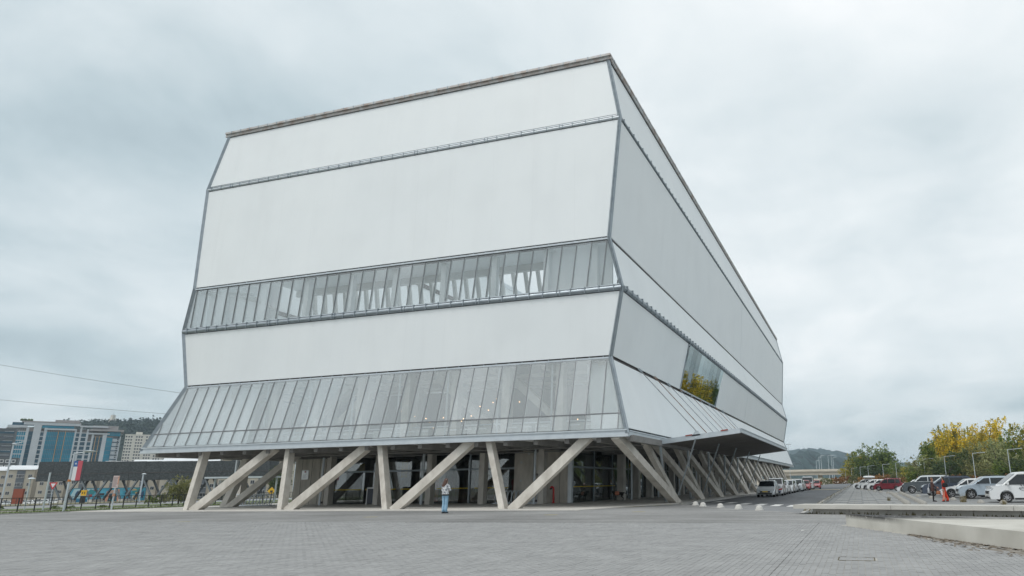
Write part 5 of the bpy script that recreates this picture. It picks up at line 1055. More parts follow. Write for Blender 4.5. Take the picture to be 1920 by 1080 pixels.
for i, (px, pt, w, D, c) in enumerate(sp): tree(c + '_shrub', px, pt, w, D, f'{dict(rust="rusty brown", olive="dull olive", green="fresh green")[c]} shrub behind the parked cars, {ORD[i] if i < 20 else ("twenty-first", "twenty-second")[i - 20]} from the distant overpass', group='shrubs along the far edge of the parking lot')
# tufts between the kerb stones of the lot
TUF = pm('dry_tuft', (.16, .13, .06), (.30, .25, .13), 6, .9)
for x, y, s, lb in ((18.6, 15.6, 1.0, 'dry grass tuft before the silver blue estate'), (20.2, 10.8, .55, 'small dry grass tuft before the white people carrier'), (14.0, 20.0, .5, 'thin dry weed standing alone in the pale paved lot')):
    t = MB(); R = random.Random(int(x * 10))
    for i in range(90):
        a = R.random() * 6.28; r0 = R.random() * .25 * s; l = R.uniform(.15, .75) * s; p = Vector((r0 * cos(a), r0 * sin(a), 0)); q = p + Vector((cos(a) * .3 * s * R.random(), sin(a) * .3 * s * R.random(), l)); w = Vector((-sin(a), cos(a), 0)) * .012
        t.add([p - w, p + w, q], [(0, 1, 2)])
    tag(t.build('grass_tuft', TUF, None, (x, y, -.27)), lb, 'grass tuft')
# ------------------------------------------------------------------ street lamps in the lot
def lamp(label, loc, h, arm, rz, group, name='street_lamp', r=.075):
    t = thing(name, label, 'street lamp', loc, rz, group); MB().tube([(0, 0, 0), (0, 0, h)], r, 8, r2=r * .7).build('pole', STEELL, t, smooth=True); MB().lathe([(0, 0), (r * 2.2, 0), (r * 2.2, .04), (0, .05)], 8).build('base_plate', STEELL, t)
    MB().tube([(0, 0, h - .05), (arm * .6, 0, h + .04)], r * .6, 6).build('arm', STEELL, t); MB().slab([(arm * .55, -.13, h + .02), (arm, -.10, h + .06), (arm, .10, h + .06), (arm * .55, .13, h + .02)], (0, 0, .09)).build('lamp_head', STEELL, t, fix=True); return t
for i, (x, y) in enumerate(((36.9, 92.6), (33.5, 107.1), (30.2, 123.4), (27.5, 141), (22.6, 174.4), (19.5, 192.9), (15.2, 214.6), (12.5, 232.5), (9.1, 253), (6.2, 276), (3.5, 301))):
    lamp(f'grey street lamp with level arm behind the parked cars, {ORD[i]} from the right edge', (x, y, -.35), 6.4, 2.3, .05, 'street lamps along the parking lot')
for px, pt, D, lb in ((1532, 863, 640, 'far highway lamp standing alone over the overpass'), (1537.5, 856, 560, 'far highway lamp, left one of the close pair'), (1541.5, 853, 560, 'far highway lamp, right one of the close pair'), (1555, 853, 600, 'far highway lamp, left post of the tall frame'), (1561, 853, 600, 'far highway lamp, right post of the tall frame'), (1564, 857, 620, 'far curved highway lamp beside the tall frame')):
    b = at(px, 890, D); z = topz(b, pt); lamp(lb, (b.x, b.y, -.4), z, 5.0, 0, 'highway lamps beyond the overpass', r=.25)
b = at(1481, 880, 300); fm = thing('floodlight_mast', 'thin floodlight mast with crossbar beside the far building edge', 'floodlight mast', (b.x, b.y, -.3)); z = topz(b, 832); MB().tube([(0, 0, 0), (0, 0, z)], .11, 8, r2=.07).build('pole', STEELL, fm); MB().box(-1.1, -.06, z - .2, 1.1, .06, z - .05).build('crossbar', STEELL, fm)
for s in (-.9, -.3, .3, .9): MB().box(s - .14, -.12, z - .04, s + .14, .12, z + .14).build('floodlight', STEELD, fm)
# ------------------------------------------------------------------ far right: overpass, barrier, hills
CRM = pm('overpass_concrete', (.55, .50, .42), (.66, .61, .53), .2, .85)
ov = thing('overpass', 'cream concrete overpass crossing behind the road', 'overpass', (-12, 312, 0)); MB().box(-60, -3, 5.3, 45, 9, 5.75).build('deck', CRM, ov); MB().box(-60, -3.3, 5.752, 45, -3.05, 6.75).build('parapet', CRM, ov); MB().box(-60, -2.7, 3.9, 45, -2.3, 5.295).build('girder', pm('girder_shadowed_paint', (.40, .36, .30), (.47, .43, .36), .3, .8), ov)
for i in range(6): MB().box(-44 + i * 16, 0, -.5, -42 + i * 16, 6, 5.29).build('pier', CRM, ov)
MB().box(-60, -8, -.5, 45, -7, 2.2).build('retaining_wall', CRM, ov)
for i in range(5):
    b = MB(); b.slab([(-1.9, -.3, 0), (1.9, -.3, 0), (1.9, -.12, .8), (-1.9, -.12, .8)], (0, .3, 0)); tag(b.build('road_barrier', CRM, None, (-2 + i * 4.0, 262, -.25)), f'pale concrete barrier closing the far road end, {ORD[i]} from the left', 'barrier', 'barriers at the road end')
HLF = pm('wooded_hill', (.010, .030, .030), (.028, .060, .055), .02, .95, bump=.6, bscale=.08)
def ridge(name, pts, D, depth, mat, zb=-6, wob=4, step=6):
    """a hill whose skyline follows the given points, rounded towards the viewer"""
    P = []; R = random.Random(int(D))
    for (a, ya), (b, yb_) in zip(pts, pts[1:]):
        n = max(2, int(abs(b - a) / step))
        for i in range(n): t = i / n; P.append((a + (b - a) * t, ya + (yb_ - ya) * t))
    P.append(pts[-1]); mb = MB(); rows = 7
    for (x, y) in P:
        c = at(x, 900, D); c.z = 0; tz_ = topz(c, y) + R.uniform(-wob, wob) * .5; f = Vector((FW.x, FW.y, 0)).normalized()
        for r in range(rows + 3):
            u = r / rows; q = c + f * (depth * (u - 1)); hh = zb + (tz_ - zb) * (math.sin(min(u, 1) * pi / 2) if u <= 1 else 1 - (u - 1) * 1.2) + (R.uniform(-wob, wob) if 0 < r < rows else 0); mb.v.append((q.x, q.y, hh))
    k = rows + 3
    for i in range(len(P) - 1):
        for r in range(k - 1): mb.f.append((i * k + r, (i + 1) * k + r, (i + 1) * k + r + 1, i * k + r + 1)); mb.m.append(0)
    o = mb.build(name, mat, smooth=60); return struct(o)
ridge('hill', [(1380, 848), (1440, 845), (1490, 848), (1520, 846), (1548, 851), (1565, 856), (1590, 862), (1640, 872), (1720, 884), (1900, 892)], 2900, 900, HLF, wob=14, step=3)
ridge('hill', [(1380, 862), (1450, 860), (1485, 857), (1500, 853), (1515, 855), (1530, 860), (1552, 864), (1580, 872), (1640, 884), (1760, 893)], 1700, 500, HLF, wob=11, step=2.5)
# ================================================================== THE CITY ON THE LEFT
RH = Vector((RX.x, RX.y, 0)).normalized()          # level direction along the picture plane
def frame(px, D, th=0.0):
    """ground point under a pixel column and the heading of a front that faces the viewer, turned by th degrees"""
    b = at(px, 925, D); a = math.atan2(RH.y, RH.x) + radians(th); return Vector((b.x, b.y, zg(b.x))), a
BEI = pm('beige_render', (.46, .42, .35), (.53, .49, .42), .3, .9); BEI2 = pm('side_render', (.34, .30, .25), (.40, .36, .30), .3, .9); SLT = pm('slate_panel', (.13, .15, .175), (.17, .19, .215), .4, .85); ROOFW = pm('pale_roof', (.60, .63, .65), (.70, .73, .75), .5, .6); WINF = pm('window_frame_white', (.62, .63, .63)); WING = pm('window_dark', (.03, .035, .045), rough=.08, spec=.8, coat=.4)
wf_me = MB().box(-.55, -.05, 0, .55, .05, 1.15).mesh('window', WINF); wp_me = [MB().box(-.24, -.02, 0, .24, .02, .95).mesh('pane', WING)]
def window(parent, x, y, z, wide=1.0):
    w = link('window', wf_me, parent, (x, y, z)); w.scale = (wide, 1, 1)
    for s in (-.27, .27): link('pane', wp_me[0], w, (s, -.04, .10))
def apartment(px, D, th, label, fl=4, W=6.9, dp=9.5, ht=None):
    p, a = frame(px, D, th); t = thing('apartment_block', label, 'apartment block', p, a, 'beige apartment blocks along the street'); H = fl * 2.75 + .9
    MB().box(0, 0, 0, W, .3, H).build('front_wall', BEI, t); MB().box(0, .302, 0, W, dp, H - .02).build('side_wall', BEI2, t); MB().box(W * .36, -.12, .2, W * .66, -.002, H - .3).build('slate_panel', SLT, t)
    for f in range(fl):
        z = .9 + f * 2.75
        for x, w in ((W * .16, .9), (W * .44, .95), (W * .57, .95), (W * .86, .9)): window(t, x, -.16 if W * .36 < x < W * .66 else -.045, z, w)
    r = MB(); r.slab([(-.4, -.5, H), (W + .4, -.5, H), (W + .4, dp / 2, H + 1.5), (-.4, dp / 2, H + 1.5)], .12); r.slab([(-.4, dp / 2, H + 1.5), (W + .4, dp / 2, H + 1.5), (W + .4, dp + .4, H), (-.4, dp + .4, H)], .12); r.build('roof', ROOFW, t)
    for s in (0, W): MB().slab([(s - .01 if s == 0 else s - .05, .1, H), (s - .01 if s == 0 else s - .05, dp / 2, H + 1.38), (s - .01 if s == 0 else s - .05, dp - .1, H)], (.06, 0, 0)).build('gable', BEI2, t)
for i, (px, D, lb) in enumerate(((-46, 218, 'beige apartment block cut by the left edge of the view'), (5, 216, 'beige apartment block with slate panel left of the yield sign'), (66, 214, 'beige apartment block behind the yield sign'), (126, 212, 'beige apartment block behind the flag pole'), (184, 210, 'beige apartment block behind the middle of the painted wall'), (240, 208, 'beige apartment block behind the right end of the painted wall'), (296, 206, 'beige apartment block behind the small street tree'), (352, 204, 'beige apartment block seen past the first concrete legs'), (408, 200, 'beige apartment block seen through the second leg gap'))): apartment(px, D, 30, lb)
apartment(462, 185, 22, 'beige apartment block seen above the left bicycle rack', fl=4, W=7)
# painted wall
p, a = frame(131, 172, -3); mw = thing('painted_wall', 'long wall painted with blue waves, birds and boats under the footbridge', 'painted wall', p, a); MUB = pm('mural_blue', (.02, .17, .27), (.07, .31, .42), .25, .8, contrast=(.35, .6)); MB().box(0, 0, -.3, 20.5, .4, 3.75).build('wall', MUB, mw); MB().box(-.05, -.05, 3.752, 20.55, .45, 3.85).build('wall_cap', SLT, mw)
mc_ = {k: pm('mural_' + k, c, rough=.85) for k, c in dict(teal=(.03, .20, .22), pale=(.32, .46, .50), navy=(.02, .06, .13), red=(.28, .04, .04), ochre=(.42, .27, .10), salmon=(.46, .24, .17), sand=(.36, .27, .22), dark=(.03, .03, .035), white=(.5, .53, .53), sea=(.02, .13, .24)).items()}
for i, (col, poly) in enumerate((('pale', [(.1, 1.2), (4, 1.2), (6.5, 3.6), (1, 3.6)]), ('sea', [(.05, 0), (5.4, 0), (5.4, .9), (3.4, 1.3), (2, .9), (.9, 1.25), (.05, .8)]), ('navy', [(1.6, 1.6), (1.9, 2.2), (2.5, 2.6), (2.2, 3.3), (1.75, 2.8), (1.5, 2.2)]), ('white', [(2.4, 1.9), (3.6, 2.5), (3.5, 2.8), (2.3, 2.2)]), ('ochre', [(4.0, 2.5), (5.2, 3.0), (4.8, 3.3), (3.9, 3.0)]), ('red', [(4.6, 1.5), (6.3, 1.5), (6.3, 2.2), (4.6, 2.1)]), ('teal', [(4.2, 2.3), (6.6, 2.2), (7.2, 3.1), (5.6, 3.5)]), ('red', [(6.6, 3.1), (7.2, 3.4), (6.9, 3.6), (6.4, 3.3)]), ('sea', [(6.0, 0), (10.4, 0), (10.2, 1.1), (8.3, .7), (7.2, 1.2), (6.0, .9)]), ('dark', [(8.0, 1.9), (9.6, 1.9), (9.6, 2.45), (8.0, 2.45)]), ('ochre', [(7.8, .5), (8.6, .9), (9.6, 1.15), (9.2, .5), (8.4, .2)]), ('salmon', [(9.8, .05), (10.2, 2.9), (13.6, 3.5), (14.2, .05), (13.4, .05), (13.0, 2.6), (11.0, 2.3), (10.7, .05)]), ('sand', [(10.9, 2.35), (13.0, 2.65), (13.2, 3.2), (10.9, 2.85)]), ('dark', [(10.9, .3), (12.9, .3), (12.9, 2.3), (11.1, 2.15)]), ('teal', [(10.9, .8), (12.2, .3), (12.4, .6), (11.0, 1.2)]), ('red', [(14.0, .9), (17.2, 1.0), (17.3, .6), (14.0, .4)]), ('dark', [(15.3, 2.0), (16.8, 2.0), (16.8, 2.6), (15.3, 2.6)]), ('salmon', [(14.6, 2.9), (15.4, 3.4), (15.0, 3.2)]), ('teal', [(16.8, 2.4), (19.2, 2.5), (20.2, 3.6), (18.0, 3.6)]), ('ochre', [(17.0, 3.0), (18.6, 3.1), (17.6, 3.55)]), ('ochre', [(18.0, 2.25), (19.6, 2.25), (19.7, 2.6), (18.2, 2.65)]), ('pale', [(17.2, .4), (19.2, .4), (19.2, 2.0), (17.4, 1.9)]), ('navy', [(19.3, 1.2), (20.4, 1.2), (20.4, 3.0), (19.5, 2.3)]))):
    MB().slab([(x, -.006 - i * .004, z) for x, z in poly], (0, .005, 0)).build('mural_shape', mc_[col], mw)
MB().lathe([(0, 0), (.28, 0), (.28, .004)], 16, 'y', (18.2, -.115, 1.15)).build('mural_shape', mc_['teal'], mw); MB().lathe([(.28, 0), (.6, 0), (.6, .004)], 16, 'y', (18.2, -.115, 1.15)).build('mural_shape', mc_['ochre'], mw)
# footbridge with dark mesh sides on V legs
p, a = frame(62, 152, 0); e_, _ = frame(500, 150, 0); v = e_ - p; Lb = Vector((v.x, v.y, 0)).length; fb = thing('footbridge', 'long raised footbridge wrapped in dark perforated screens on steel V legs', 'footbridge', (p.x, p.y, -.9), math.atan2(v.y, v.x))
MSH, tm_, bm2 = newmat('perforated_screen'); bm2.inputs['Roughness'].default_value = .6
co = tm_.nodes.new('ShaderNodeTexCoord'); vo = tm_.nodes.new('ShaderNodeTexNoise'); vo.inputs['Scale'].default_value = 3.2; vo.inputs['Detail'].default_value = 8; vo.inputs['Roughness'].default_value = .7; vo.inputs['Distortion'].default_value = .8
mp = tm_.nodes.new('ShaderNodeMapping'); mp.inputs['Scale'].default_value = (.7, .7, 1.6); tm_.links.new(co.outputs['Object'], mp.inputs[0]); tm_.links.new(mp.outputs[0], vo.inputs['Vector'])
rr = tm_.nodes.new('ShaderNodeValToRGB'); rr.color_ramp.elements[0].position = .47; rr.color_ramp.elements[0].color = (.022, .028, .032, 1); rr.color_ramp.elements[1].position = .62; rr.color_ramp.elements[1].color = (.085, .10, .105, 1); tm_.links.new(vo.outputs[0], rr.inputs[0]); tm_.links.new(rr.outputs[0], bm2.inputs['Base Color'])
zb_ = topz(p, 903) + .9; zt_ = topz(p, 866) + .9; nP = 15
for i in range(nP):
    x0, x1 = Lb * i / nP, Lb * (i + 1) / nP - .05
    for y in (0, 3.4): MB().box(x0, y, zb_, x1, y + .06, zt_ - i * .04).build('screen_panel', MSH, fb)
for x in (-.0, Lb): MB().box(x - .08, .065, zb_, x - .02, 3.395, zt_ - .3).build('screen_panel', MSH, fb)
MB().box(0, .07, zb_ + .1, Lb, 3.39, zb_ + .4).build('deck', STEELD, fb); MB().box(0, -.08, zb_ + 1.6, Lb, -.005, zb_ + 1.72).build('rail', STEELD, fb)
DK = pm('bridge_steel', (.05, .06, .065), (.09, .10, .11), .5, .5, .3); LG = pm('bridge_leg', (.13, .155, .17), (.19, .21, .225), .5, .5, .2)
for px in (116, 172, 230, 289, 346, 404, 462):
    x = Lb * (px - 62) / 438
    for y, m in ((.3, LG), (3.1, DK)):
        for s in (-1, 1): MB().bar((x + s * .15, y, -.1), (x + s * 3.0, y, zb_), .34, .34, up=(0, 1, 0)).build('v_leg', m, fb)
    MB().box(x - .5, -.1, -.4, x + .5, 3.5, .35).build('footing', CONCC, fb)
# hotel of blue glass
BGL = pm('blue_glass', (.008, .15, .24), (.014, .27, .40), .12, .15, spec=.35); BGD = pm('dark_blue_glass', (.012, .05, .08), (.02, .085, .13), .2, .15, spec=.35); HWH = pm('hotel_panel', (.46, .49, .52), (.54, .57, .60), .2, .6); HYL = pm('hotel_ochre_line', (.45, .27, .10)); HBR = pm('hotel_taupe', (.22, .19, .175)); HRF = pm('hotel_roof', (.27, .25, .25), (.36, .34, .33), .3, .8)
p, a = frame(-16, 480, 40); ht = thing('hotel', 'tall hotel of blue glass set in thick white frames', 'hotel', p, a); s_ = 480 / 1219.194 / 1.23
def ux(px): return (px - 15) * s_
ztop = topz(at(75, 900, 480), 788) - p.z; fl = 16; fh = ztop / (fl + 1.0)
def bay(x0, x1, y, mat, vs=(), floor=True, z1=None, nm='glass_band', slabm=None, nv=0):
    z1 = z1 or ztop - fh * 1.2; n = int(z1 / fh)
    for f in range(n): MB().box(ux(x0), y, f * fh, ux(x1), y + 1, f * fh + fh * (.80 if slabm else .95)).build(nm, mat, ht)
    if slabm:
        for f in range(n): MB().box(ux(x0), y - .35, f * fh + fh * .80, ux(x1), y + .9, (f + 1) * fh).build('floor_band', slabm, ht)
    else: MB().box(ux(x0) + .01, y + .1, 0, ux(x1) - .01, y + .95, z1).build('floor_band', HBR, ht)
    for v_ in vs: MB().box(ux(v_) - .2, y - .15, 0, ux(v_) + .2, y, z1).build('facade_line', HYL, ht)
    if nv:
        m = MB()
        for i in range(1, nv): xx = ux(x0) + (ux(x1) - ux(x0)) * i / nv; m.box(xx - .10, y - .12, 0, xx + .10, y - .005, z1)
        tag(m.build('window_post', HWH if slabm else BGD, ht), kind='stuff')
MB().box(ux(15), 2.2, 0, ux(222), 26, ztop - fh * 1.3).build('core', HBR, ht)
lg = MB()
bay(17, 50, 1.2, BGL, slabm=HWH, nv=9); bay(55, 63, .8, BGD); bay(76, 82, .8, BGD, slabm=HWH); bay(87, 138, .4, BGL, vs=(108, 121), nv=16); bay(141, 147, 1.0, BGD, slabm=HWH); bay(151, 160, .9, BGD, slabm=HWH, z1=ztop * .93); bay(164, 171, .9, BGD, slabm=HWH, z1=ztop * .80); bay(175, 192, .5, BGD, vs=(179, 186), z1=ztop * .84, nv=6); bay(200, 212, .6, BGL, z1=ztop * .84); bay(212.5, 226, 1.2, HWH, slabm=BGD, z1=ztop * .83, nm='pale_band')
for x0, x1, z1, y in ((50, 55, ztop * .94, .3), (63, 76, ztop, -.6), (82, 87, ztop * .93, .1), (138, 141, ztop * .92, .2), (147.2, 151, ztop * .97, .2), (160, 164, ztop * .93, .2), (171, 175, ztop * .86, .1), (192, 200, ztop * .86, -.4), (226, 228, ztop * .84, .4)): MB().box(ux(x0), y, 0, ux(x1), y + 2, z1).build('frame', HWH, ht)
for x0, x1, z0, z1 in ((44, 146, ztop * .965, ztop), (17, 50, ztop * .925, ztop * .955), (82, 141, ztop * .905, ztop * .925), (146, 200, ztop * .955, ztop * .975), (164, 205, ztop * .86, ztop * .88)): MB().box(ux(x0), -.7, z0, ux(x1), 2, z1).build('frame', HWH, ht)
MB().box(ux(24), .9, ztop * .955, ux(62), 2.2, ztop * .995).build('glass_band', BGD, ht); MB().box(ux(77), .1, ztop * .93, ux(135), 2.2, ztop * .964).build('glass_band', BGL, ht); MB().box(ux(200), 1, ztop * .845, ux(226), 2.2, ztop * .90).build('glass_band', BGL, ht)
MB().box(ux(40), -1, ztop + .01, ux(146), 27, ztop + .8).build('roof', HRF, ht); MB().box(ux(98), 3, ztop + .81, ux(142), 20, ztop + 2.6).build('roof_plant', HRF, ht); MB().box(ux(165), -2.5, ztop * .905, ux(232), 26, ztop * .93).build('roof', HRF, ht); MB().box(ux(170), 2, ztop * .931, ux(220), 22, ztop * .985).build('roof_plant', HRF, ht)
for px in (24, 28, 30, 36, 41): MB().lathe([(0, 0), (.9, .4), (1.1, 1.1), (.5, 1.9), (0, 2.1)], 7, 'z', (ux(px + 14), 4, ztop + .8)).build('roof_planting', L_DRK, ht)
lt = MB()
for i in range(11): z = ztop * .80 - i * ztop * .031; lt.box(ux(221.5), .75, z - .55, ux(224), .85, z + .45)
tag(lt.build('sign_lettering', pm('sign_letter_dark', (.02, .02, .025)), ht), kind='stuff')
# cream tower block behind the hotel
CRW = pm('cream_tower', (.60, .57, .51), (.66, .63, .57), .3, .85)
def slab_tower(px0, px1, ptop, D, label, nf, nc, th=0):
    p, a = frame(px0 - 16, D, th); t = thing('tower_block', label, 'tower block', p, a, 'cream tower blocks'); W = (px1 - px0) * D / 1219.194 / 1.31; H = topz(at(px0 + 10, 900, D), ptop) - p.z
    MB().box(0, 0, 0, W, 16, H).build('wall', CRW, t); MB().box(-.3, -.3, H + .01, W + .3, 16.3, H + .9).build('parapet', CRW, t); MB().box(W * .3, 4, H + .91, W * .5, 10, H + 3.5).build('roof_plant', CRW, t)
    fh = H / nf; n0 = int(nf * .45); me = MB().box(-W / nc * .30, -.06, 0, W / nc * .30, .0, fh * .5).mesh('window', WING)
    for f in range(n0, nf):
        for c in range(nc):
            if c % 4 == 3: continue
            link('window', me, t, (W * (c + .5) / nc, -.005, f * fh + fh * .25))
slab_tower(232, 298, 815, 620, 'tall cream tower block right of the hotel', 20, 13, 38); slab_tower(290, 372, 846, 560, 'lower cream tower block tucked behind the glass corner of the theatre', 15, 16, 38)
p, a = frame(-42, 420, 40); dk_ = thing('office_block', 'dark grey office block at the left edge with pale window rows', 'office block', p, a); Wd = 44 * 420 / 1239.9 / 1.33; Hd = topz(at(10, 900, 420), 801) - p.z; DKC = pm('dark_office', (.07, .078, .085), (.10, .11, .115), .3, .7); MB().box(0, 0, 0, Wd, 14, Hd).build('wall', DKC, dk_)
for f in range(12): MB().box(.3, -.08, Hd - 3.4 - f * 3.1, Wd - .3, -.002, Hd - 2.2 - f * 3.1).build('window_band', WING if f % 2 else BGD, dk_)
for f in range(9): MB().box(Wd * .55, -.14, Hd - 2.1 - f * 3.1, Wd - .5, -.003, Hd - 1.9 - f * 3.1).build('floor_line', HWH, dk_)
p, a = frame(-24, 330, 40); db_ = thing('office_block', 'low dark block with square white framed windows at the left edge', 'office block', p, a); MB().box(0, 0, 0, 8.6, 10, topz(p, 858) - p.z).build('wall', DKC, db_)
for f in range(3):
    for c in range(3):
        w = MB().box(-.8, -.06, 0, .8, 0, 1.7).build('window', WINF, db_, (2.6 + c * 2.2, -.004, topz(p, 858) - p.z - 2.6 - f * 2.8)); MB().box(-.5, -.10, .35, .5, -.062, 1.35).build('pane', WING, w)
# white roofed hall seen behind the bridge
p, a = frame(330, 240, 2); hl = thing('hall', 'long hall with a white roof behind the footbridge', 'hall', p, a); hz_ = topz(p, 870) - p.z; MB().box(0, 0, 0, 36, 12, hz_).build('wall', BEI, hl); MB().slab([(-.5, -.6, hz_ + .01), (36.5, -.6, hz_ + .01), (36.5, 6, hz_ + 2.4), (-.5, 6, hz_ + 2.4)], .15).build('roof', ROOFW, hl); MB().slab([(-.5, 6.01, hz_ + 2.4), (36.5, 6.01, hz_ + 2.4), (36.5, 12.6, hz_ + .01), (-.5, 12.6, hz_ + .01)], .15).build('roof', ROOFW, hl)
# wooded hill and its mast
HL2 = pm('dark_wooded_hill', (.012, .024, .02), (.03, .048, .036), .03, .95, bump=.6, bscale=.1)
sky_pts = [(-80, 822), (0, 812), (60, 806), (110, 800), (150, 795), (185, 794), (215, 797), (245, 796), (270, 795), (300, 800), (340, 806), (420, 815), (520, 830), (640, 850)]
ridge('hill', sky_pts, 930, 260, HL2, zb=-6, wob=2.0)
L_HIL = leafmat('leaf_hillside', ((.008, .020, .018), (.016, .034, .028), (.028, .05, .036), (.045, .07, .045)), .1)
hc = [crown(70 + i, 16, 12 + 2 * i, 46, 16, .95, .30 + .1 * i, .35, 'broad', 'crown', L_HIL) for i in range(3)]; htk = trunkmesh(99, 16, 10, .35)
# the trees of the skyline one can tell apart
k = 0
for px, pt, w in ((96, 795, 16), (104, 793, 14), (112, 791, 16), (121, 789, 14), (150, 789, 14), (160, 786, 16), (170, 784, 18), (181, 786, 16), (196, 784, 18), (205, 782, 16), (218, 785, 18), (229, 783, 18), (240, 782, 20), (252, 780, 16), (263, 784, 18), (275, 776, 18), (284, 790, 14), (296, 788, 16), (304, 790, 14), (318, 792, 18), (334, 794, 18)):
    D = 915; b = at(px, 900, D); zb = topz(b, 806); t = thing('tree', f'dark tree on the left hill skyline, {ORD[k] if k < 20 else "twenty-first"} from the hotel side', 'tree', (b.x, b.y, zb), random.random() * 6, 'trees on the left hill skyline'); sc = w * D / 1239.9 / 13; t.scale = (sc, sc, (topz(b, pt) - zb) / 16.5); link('crown', hc[k % 3], t); link('trunk', htk, t); k += 1
wood = MB(); R = random.Random(5)
for i in range(260):
    px = R.uniform(100, 430); D = R.uniform(760, 900); u = (D - 670) / 260; b = at(px, 900, D); tzz = topz(at(px, 900, 930), 799) * math.sin(min(1, max(.05, u)) * pi / 2); r = R.uniform(4, 8)
    for l in range(46):
        q = Vector((R.gauss(0, 1), R.gauss(0, 1), R.gauss(0, .8))).normalized() * r * R.uniform(.6, 1); e = Vector((R.gauss(0, 1), R.gauss(0, 1), R.gauss(0, 1))).normalized(); g_ = e.cross(q).normalized() if e.cross(q).length > .01 else Vector((1, 0, 0)); c = Vector((b.x, b.y, tzz + r * .3)) + q; s = R.uniform(1.0, 1.9)
        wood.add([c - e * s, c + g_ * s * .7, c + e * s, c - g_ * s * .7], [(0, 1, 2, 3)])
tag(wood.build('hillside_woods', L_HIL), kind='stuff')
b = at(190, 900, 905); mt = thing('radio_mast', 'small pale mast building with aerial on the left hilltop', 'radio mast', (b.x, b.y, topz(b, 800))); hh = topz(b, 770) - topz(b, 800); MB().box(-3.2, -3, 0, 3.2, 3, hh * .5).build('hut', CRW, mt); MB().box(-1.6, -2, hh * .5 + .01, 2.2, 2, hh * .72).build('hut_top', CRW, mt); MB().tube([(0, 0, hh * .72), (0, 0, hh * 1.05)], .22, 6, r2=.1).build('aerial', STEELL, mt)
for x in (-2.2, 1.6, 2.6): MB().tube([(x, 0, hh * .5), (x, 0, hh * .8)], .12, 5).build('aerial', STEELL, mt)
# street, lawn and fence beside the plaza
st = MB(); q = [(-46, -40), (-75, -2), (-78, 60), (-52, 60)]
struct(MB().add([(-38.62, -60, .012), (-38.62, 60, .012), (-44.4, 60, .0), (-44.4, -60, .0)], [(0, 1, 2, 3)]).build('lawn_strip', GRASS))
sx = [-108, -84, -72]; s2 = MB()
for a_, b_2 in zip(sx, sx[1:]): s2.add([(a_, -60, zg(a_) + .02), (b_2, -60, zg(b_2) + .02), (b_2, 110, zg(b_2) + .02), (a_, 110, zg(a_) + .02)], [(0, 1, 2, 3)])
struct(s2.build('street', pm('street_asphalt', (.20, .205, .21), (.26, .265, .27), .2, .85)))
struct(MB().add([(-72, -60, zg(-72) + .02), (-60.4, -60, zg(-60.4) + .02), (-60.4, 110, zg(-60.4) + .02), (-72, 110, zg(-72) + .02)], [(0, 1, 2, 3)]).build('verge', GRASS))
struct(MB().add([(-146, -60, zg(-146) - .01), (-108.3, -60, zg(-108.3) + .02), (-108.3, 140, zg(-108.3) + .02), (-146, 140, zg(-146) - .01)], [(0, 1, 2, 3)]).build('far_verge', pm('scrub', (.10, .11, .05), (.20, .17, .10), .25, .95)))
kb = MB(); kb.box(-38.75, -60, -.1, -38.6, 60, .055); struct(kb.build('lawn_kerb', CURB))
gr = MB(); R = random.Random(8)
for i in range(5200):
    x = -38.75 - R.random() * 5.5; y = -16 + R.random() * 44; a = R.random() * 6.28; h_ = .04 + R.random() * .09
    gr.add([(x, y, .005), (x + .04 * cos(a), y + .04 * sin(a), .005), (x + .05 * cos(a + 1), y + .05 * sin(a + 1), h_)], [(0, 1, 2)])
tag(gr.build('grass', leafmat('leaf_lawn', ((.05, .08, .02), (.10, .14, .035), (.16, .19, .06)))), kind='stuff')
FEN = pm('fence_steel', (.035, .04, .042), rough=.6); fn = thing('railing', 'low dark railing between the lawn strip and the street', 'railing', (-47.5, 0, -.1))
for i in range(56): MB().box(-.03, -22 + i * 1.05, 0, .03, -21.94 + i * 1.05, 1.0).build('post', FEN, fn)
for z in (.42, .98): MB().box(-.02, -22, z, .02, 36, z + .04).build('rail', FEN, fn)
m = MB()
for i in range(190): m.box(-.012, -22 + i * .3, .46, .012, -21.975 + i * .3, .975)
tag(m.build('baluster', FEN, fn), kind='stuff')
# flag pole lamp, signs, lamps
fp = thing('lamp_post', 'grey lamp post with double arm carrying the flag', 'lamp post', (-39.6, -1.83, 0)); zt2 = topz(Vector((-39.6, -1.83, 0)), 848); MB().tube([(0, 0, 0), (0, 0, zt2)], .075, 8, r2=.055).build('pole', STEELL, fp, smooth=True); MB().tube([(0, 0, zt2 - .08), (RH.x * .9, RH.y * .9, zt2 + .02)], .035, 6).build('arm', STEELL, fp); MB().lathe([(0, 0), (.13, .03), (.36, .07), (.40, .10), (0, .16)], 14, 'z', (RH.x * 1.05, RH.y * 1.05, zt2 - .04)).build('lamp_head', STEELL, fp)
MB().lathe([(.08, 0), (.10, 0), (.10, .14), (.08, .14)], 10, 'z', (0, 0, topz(Vector((-39.6, -1.83, 0)), 903))).build('clamp', pm('orange_clamp', (.55, .20, .05)), fp)
z0, z1 = topz(Vector((-39.6, -1.83, 0)), 901), topz(Vector((-39.6, -1.83, 0)), 864); zm = z1 - (z1 - z0) * .30; fl_ = thing('flag', 'upright hanging flag with blue starred corner, white and red stripes', 'flag', (-39.6 + RH.x * .10, -1.83 + RH.y * .10, 0), math.atan2(RH.y, RH.x)); FB = pm('flag_blue', (.03, .12, .33)); FWH = pm('flag_white', (.66, .68, .70)); FRD = pm('flag_red', (.50, .09, .12))
MB().box(0, -.012, zm, .27, .012, z1).build('blue_canton', FB, fl_); MB().box(0, -.012, z0, .27, .012, zm - .001).build('white_stripe', FWH, fl_); MB().box(.271, -.012, z0, .58, .012, z1).build('red_stripe', FRD, fl_)
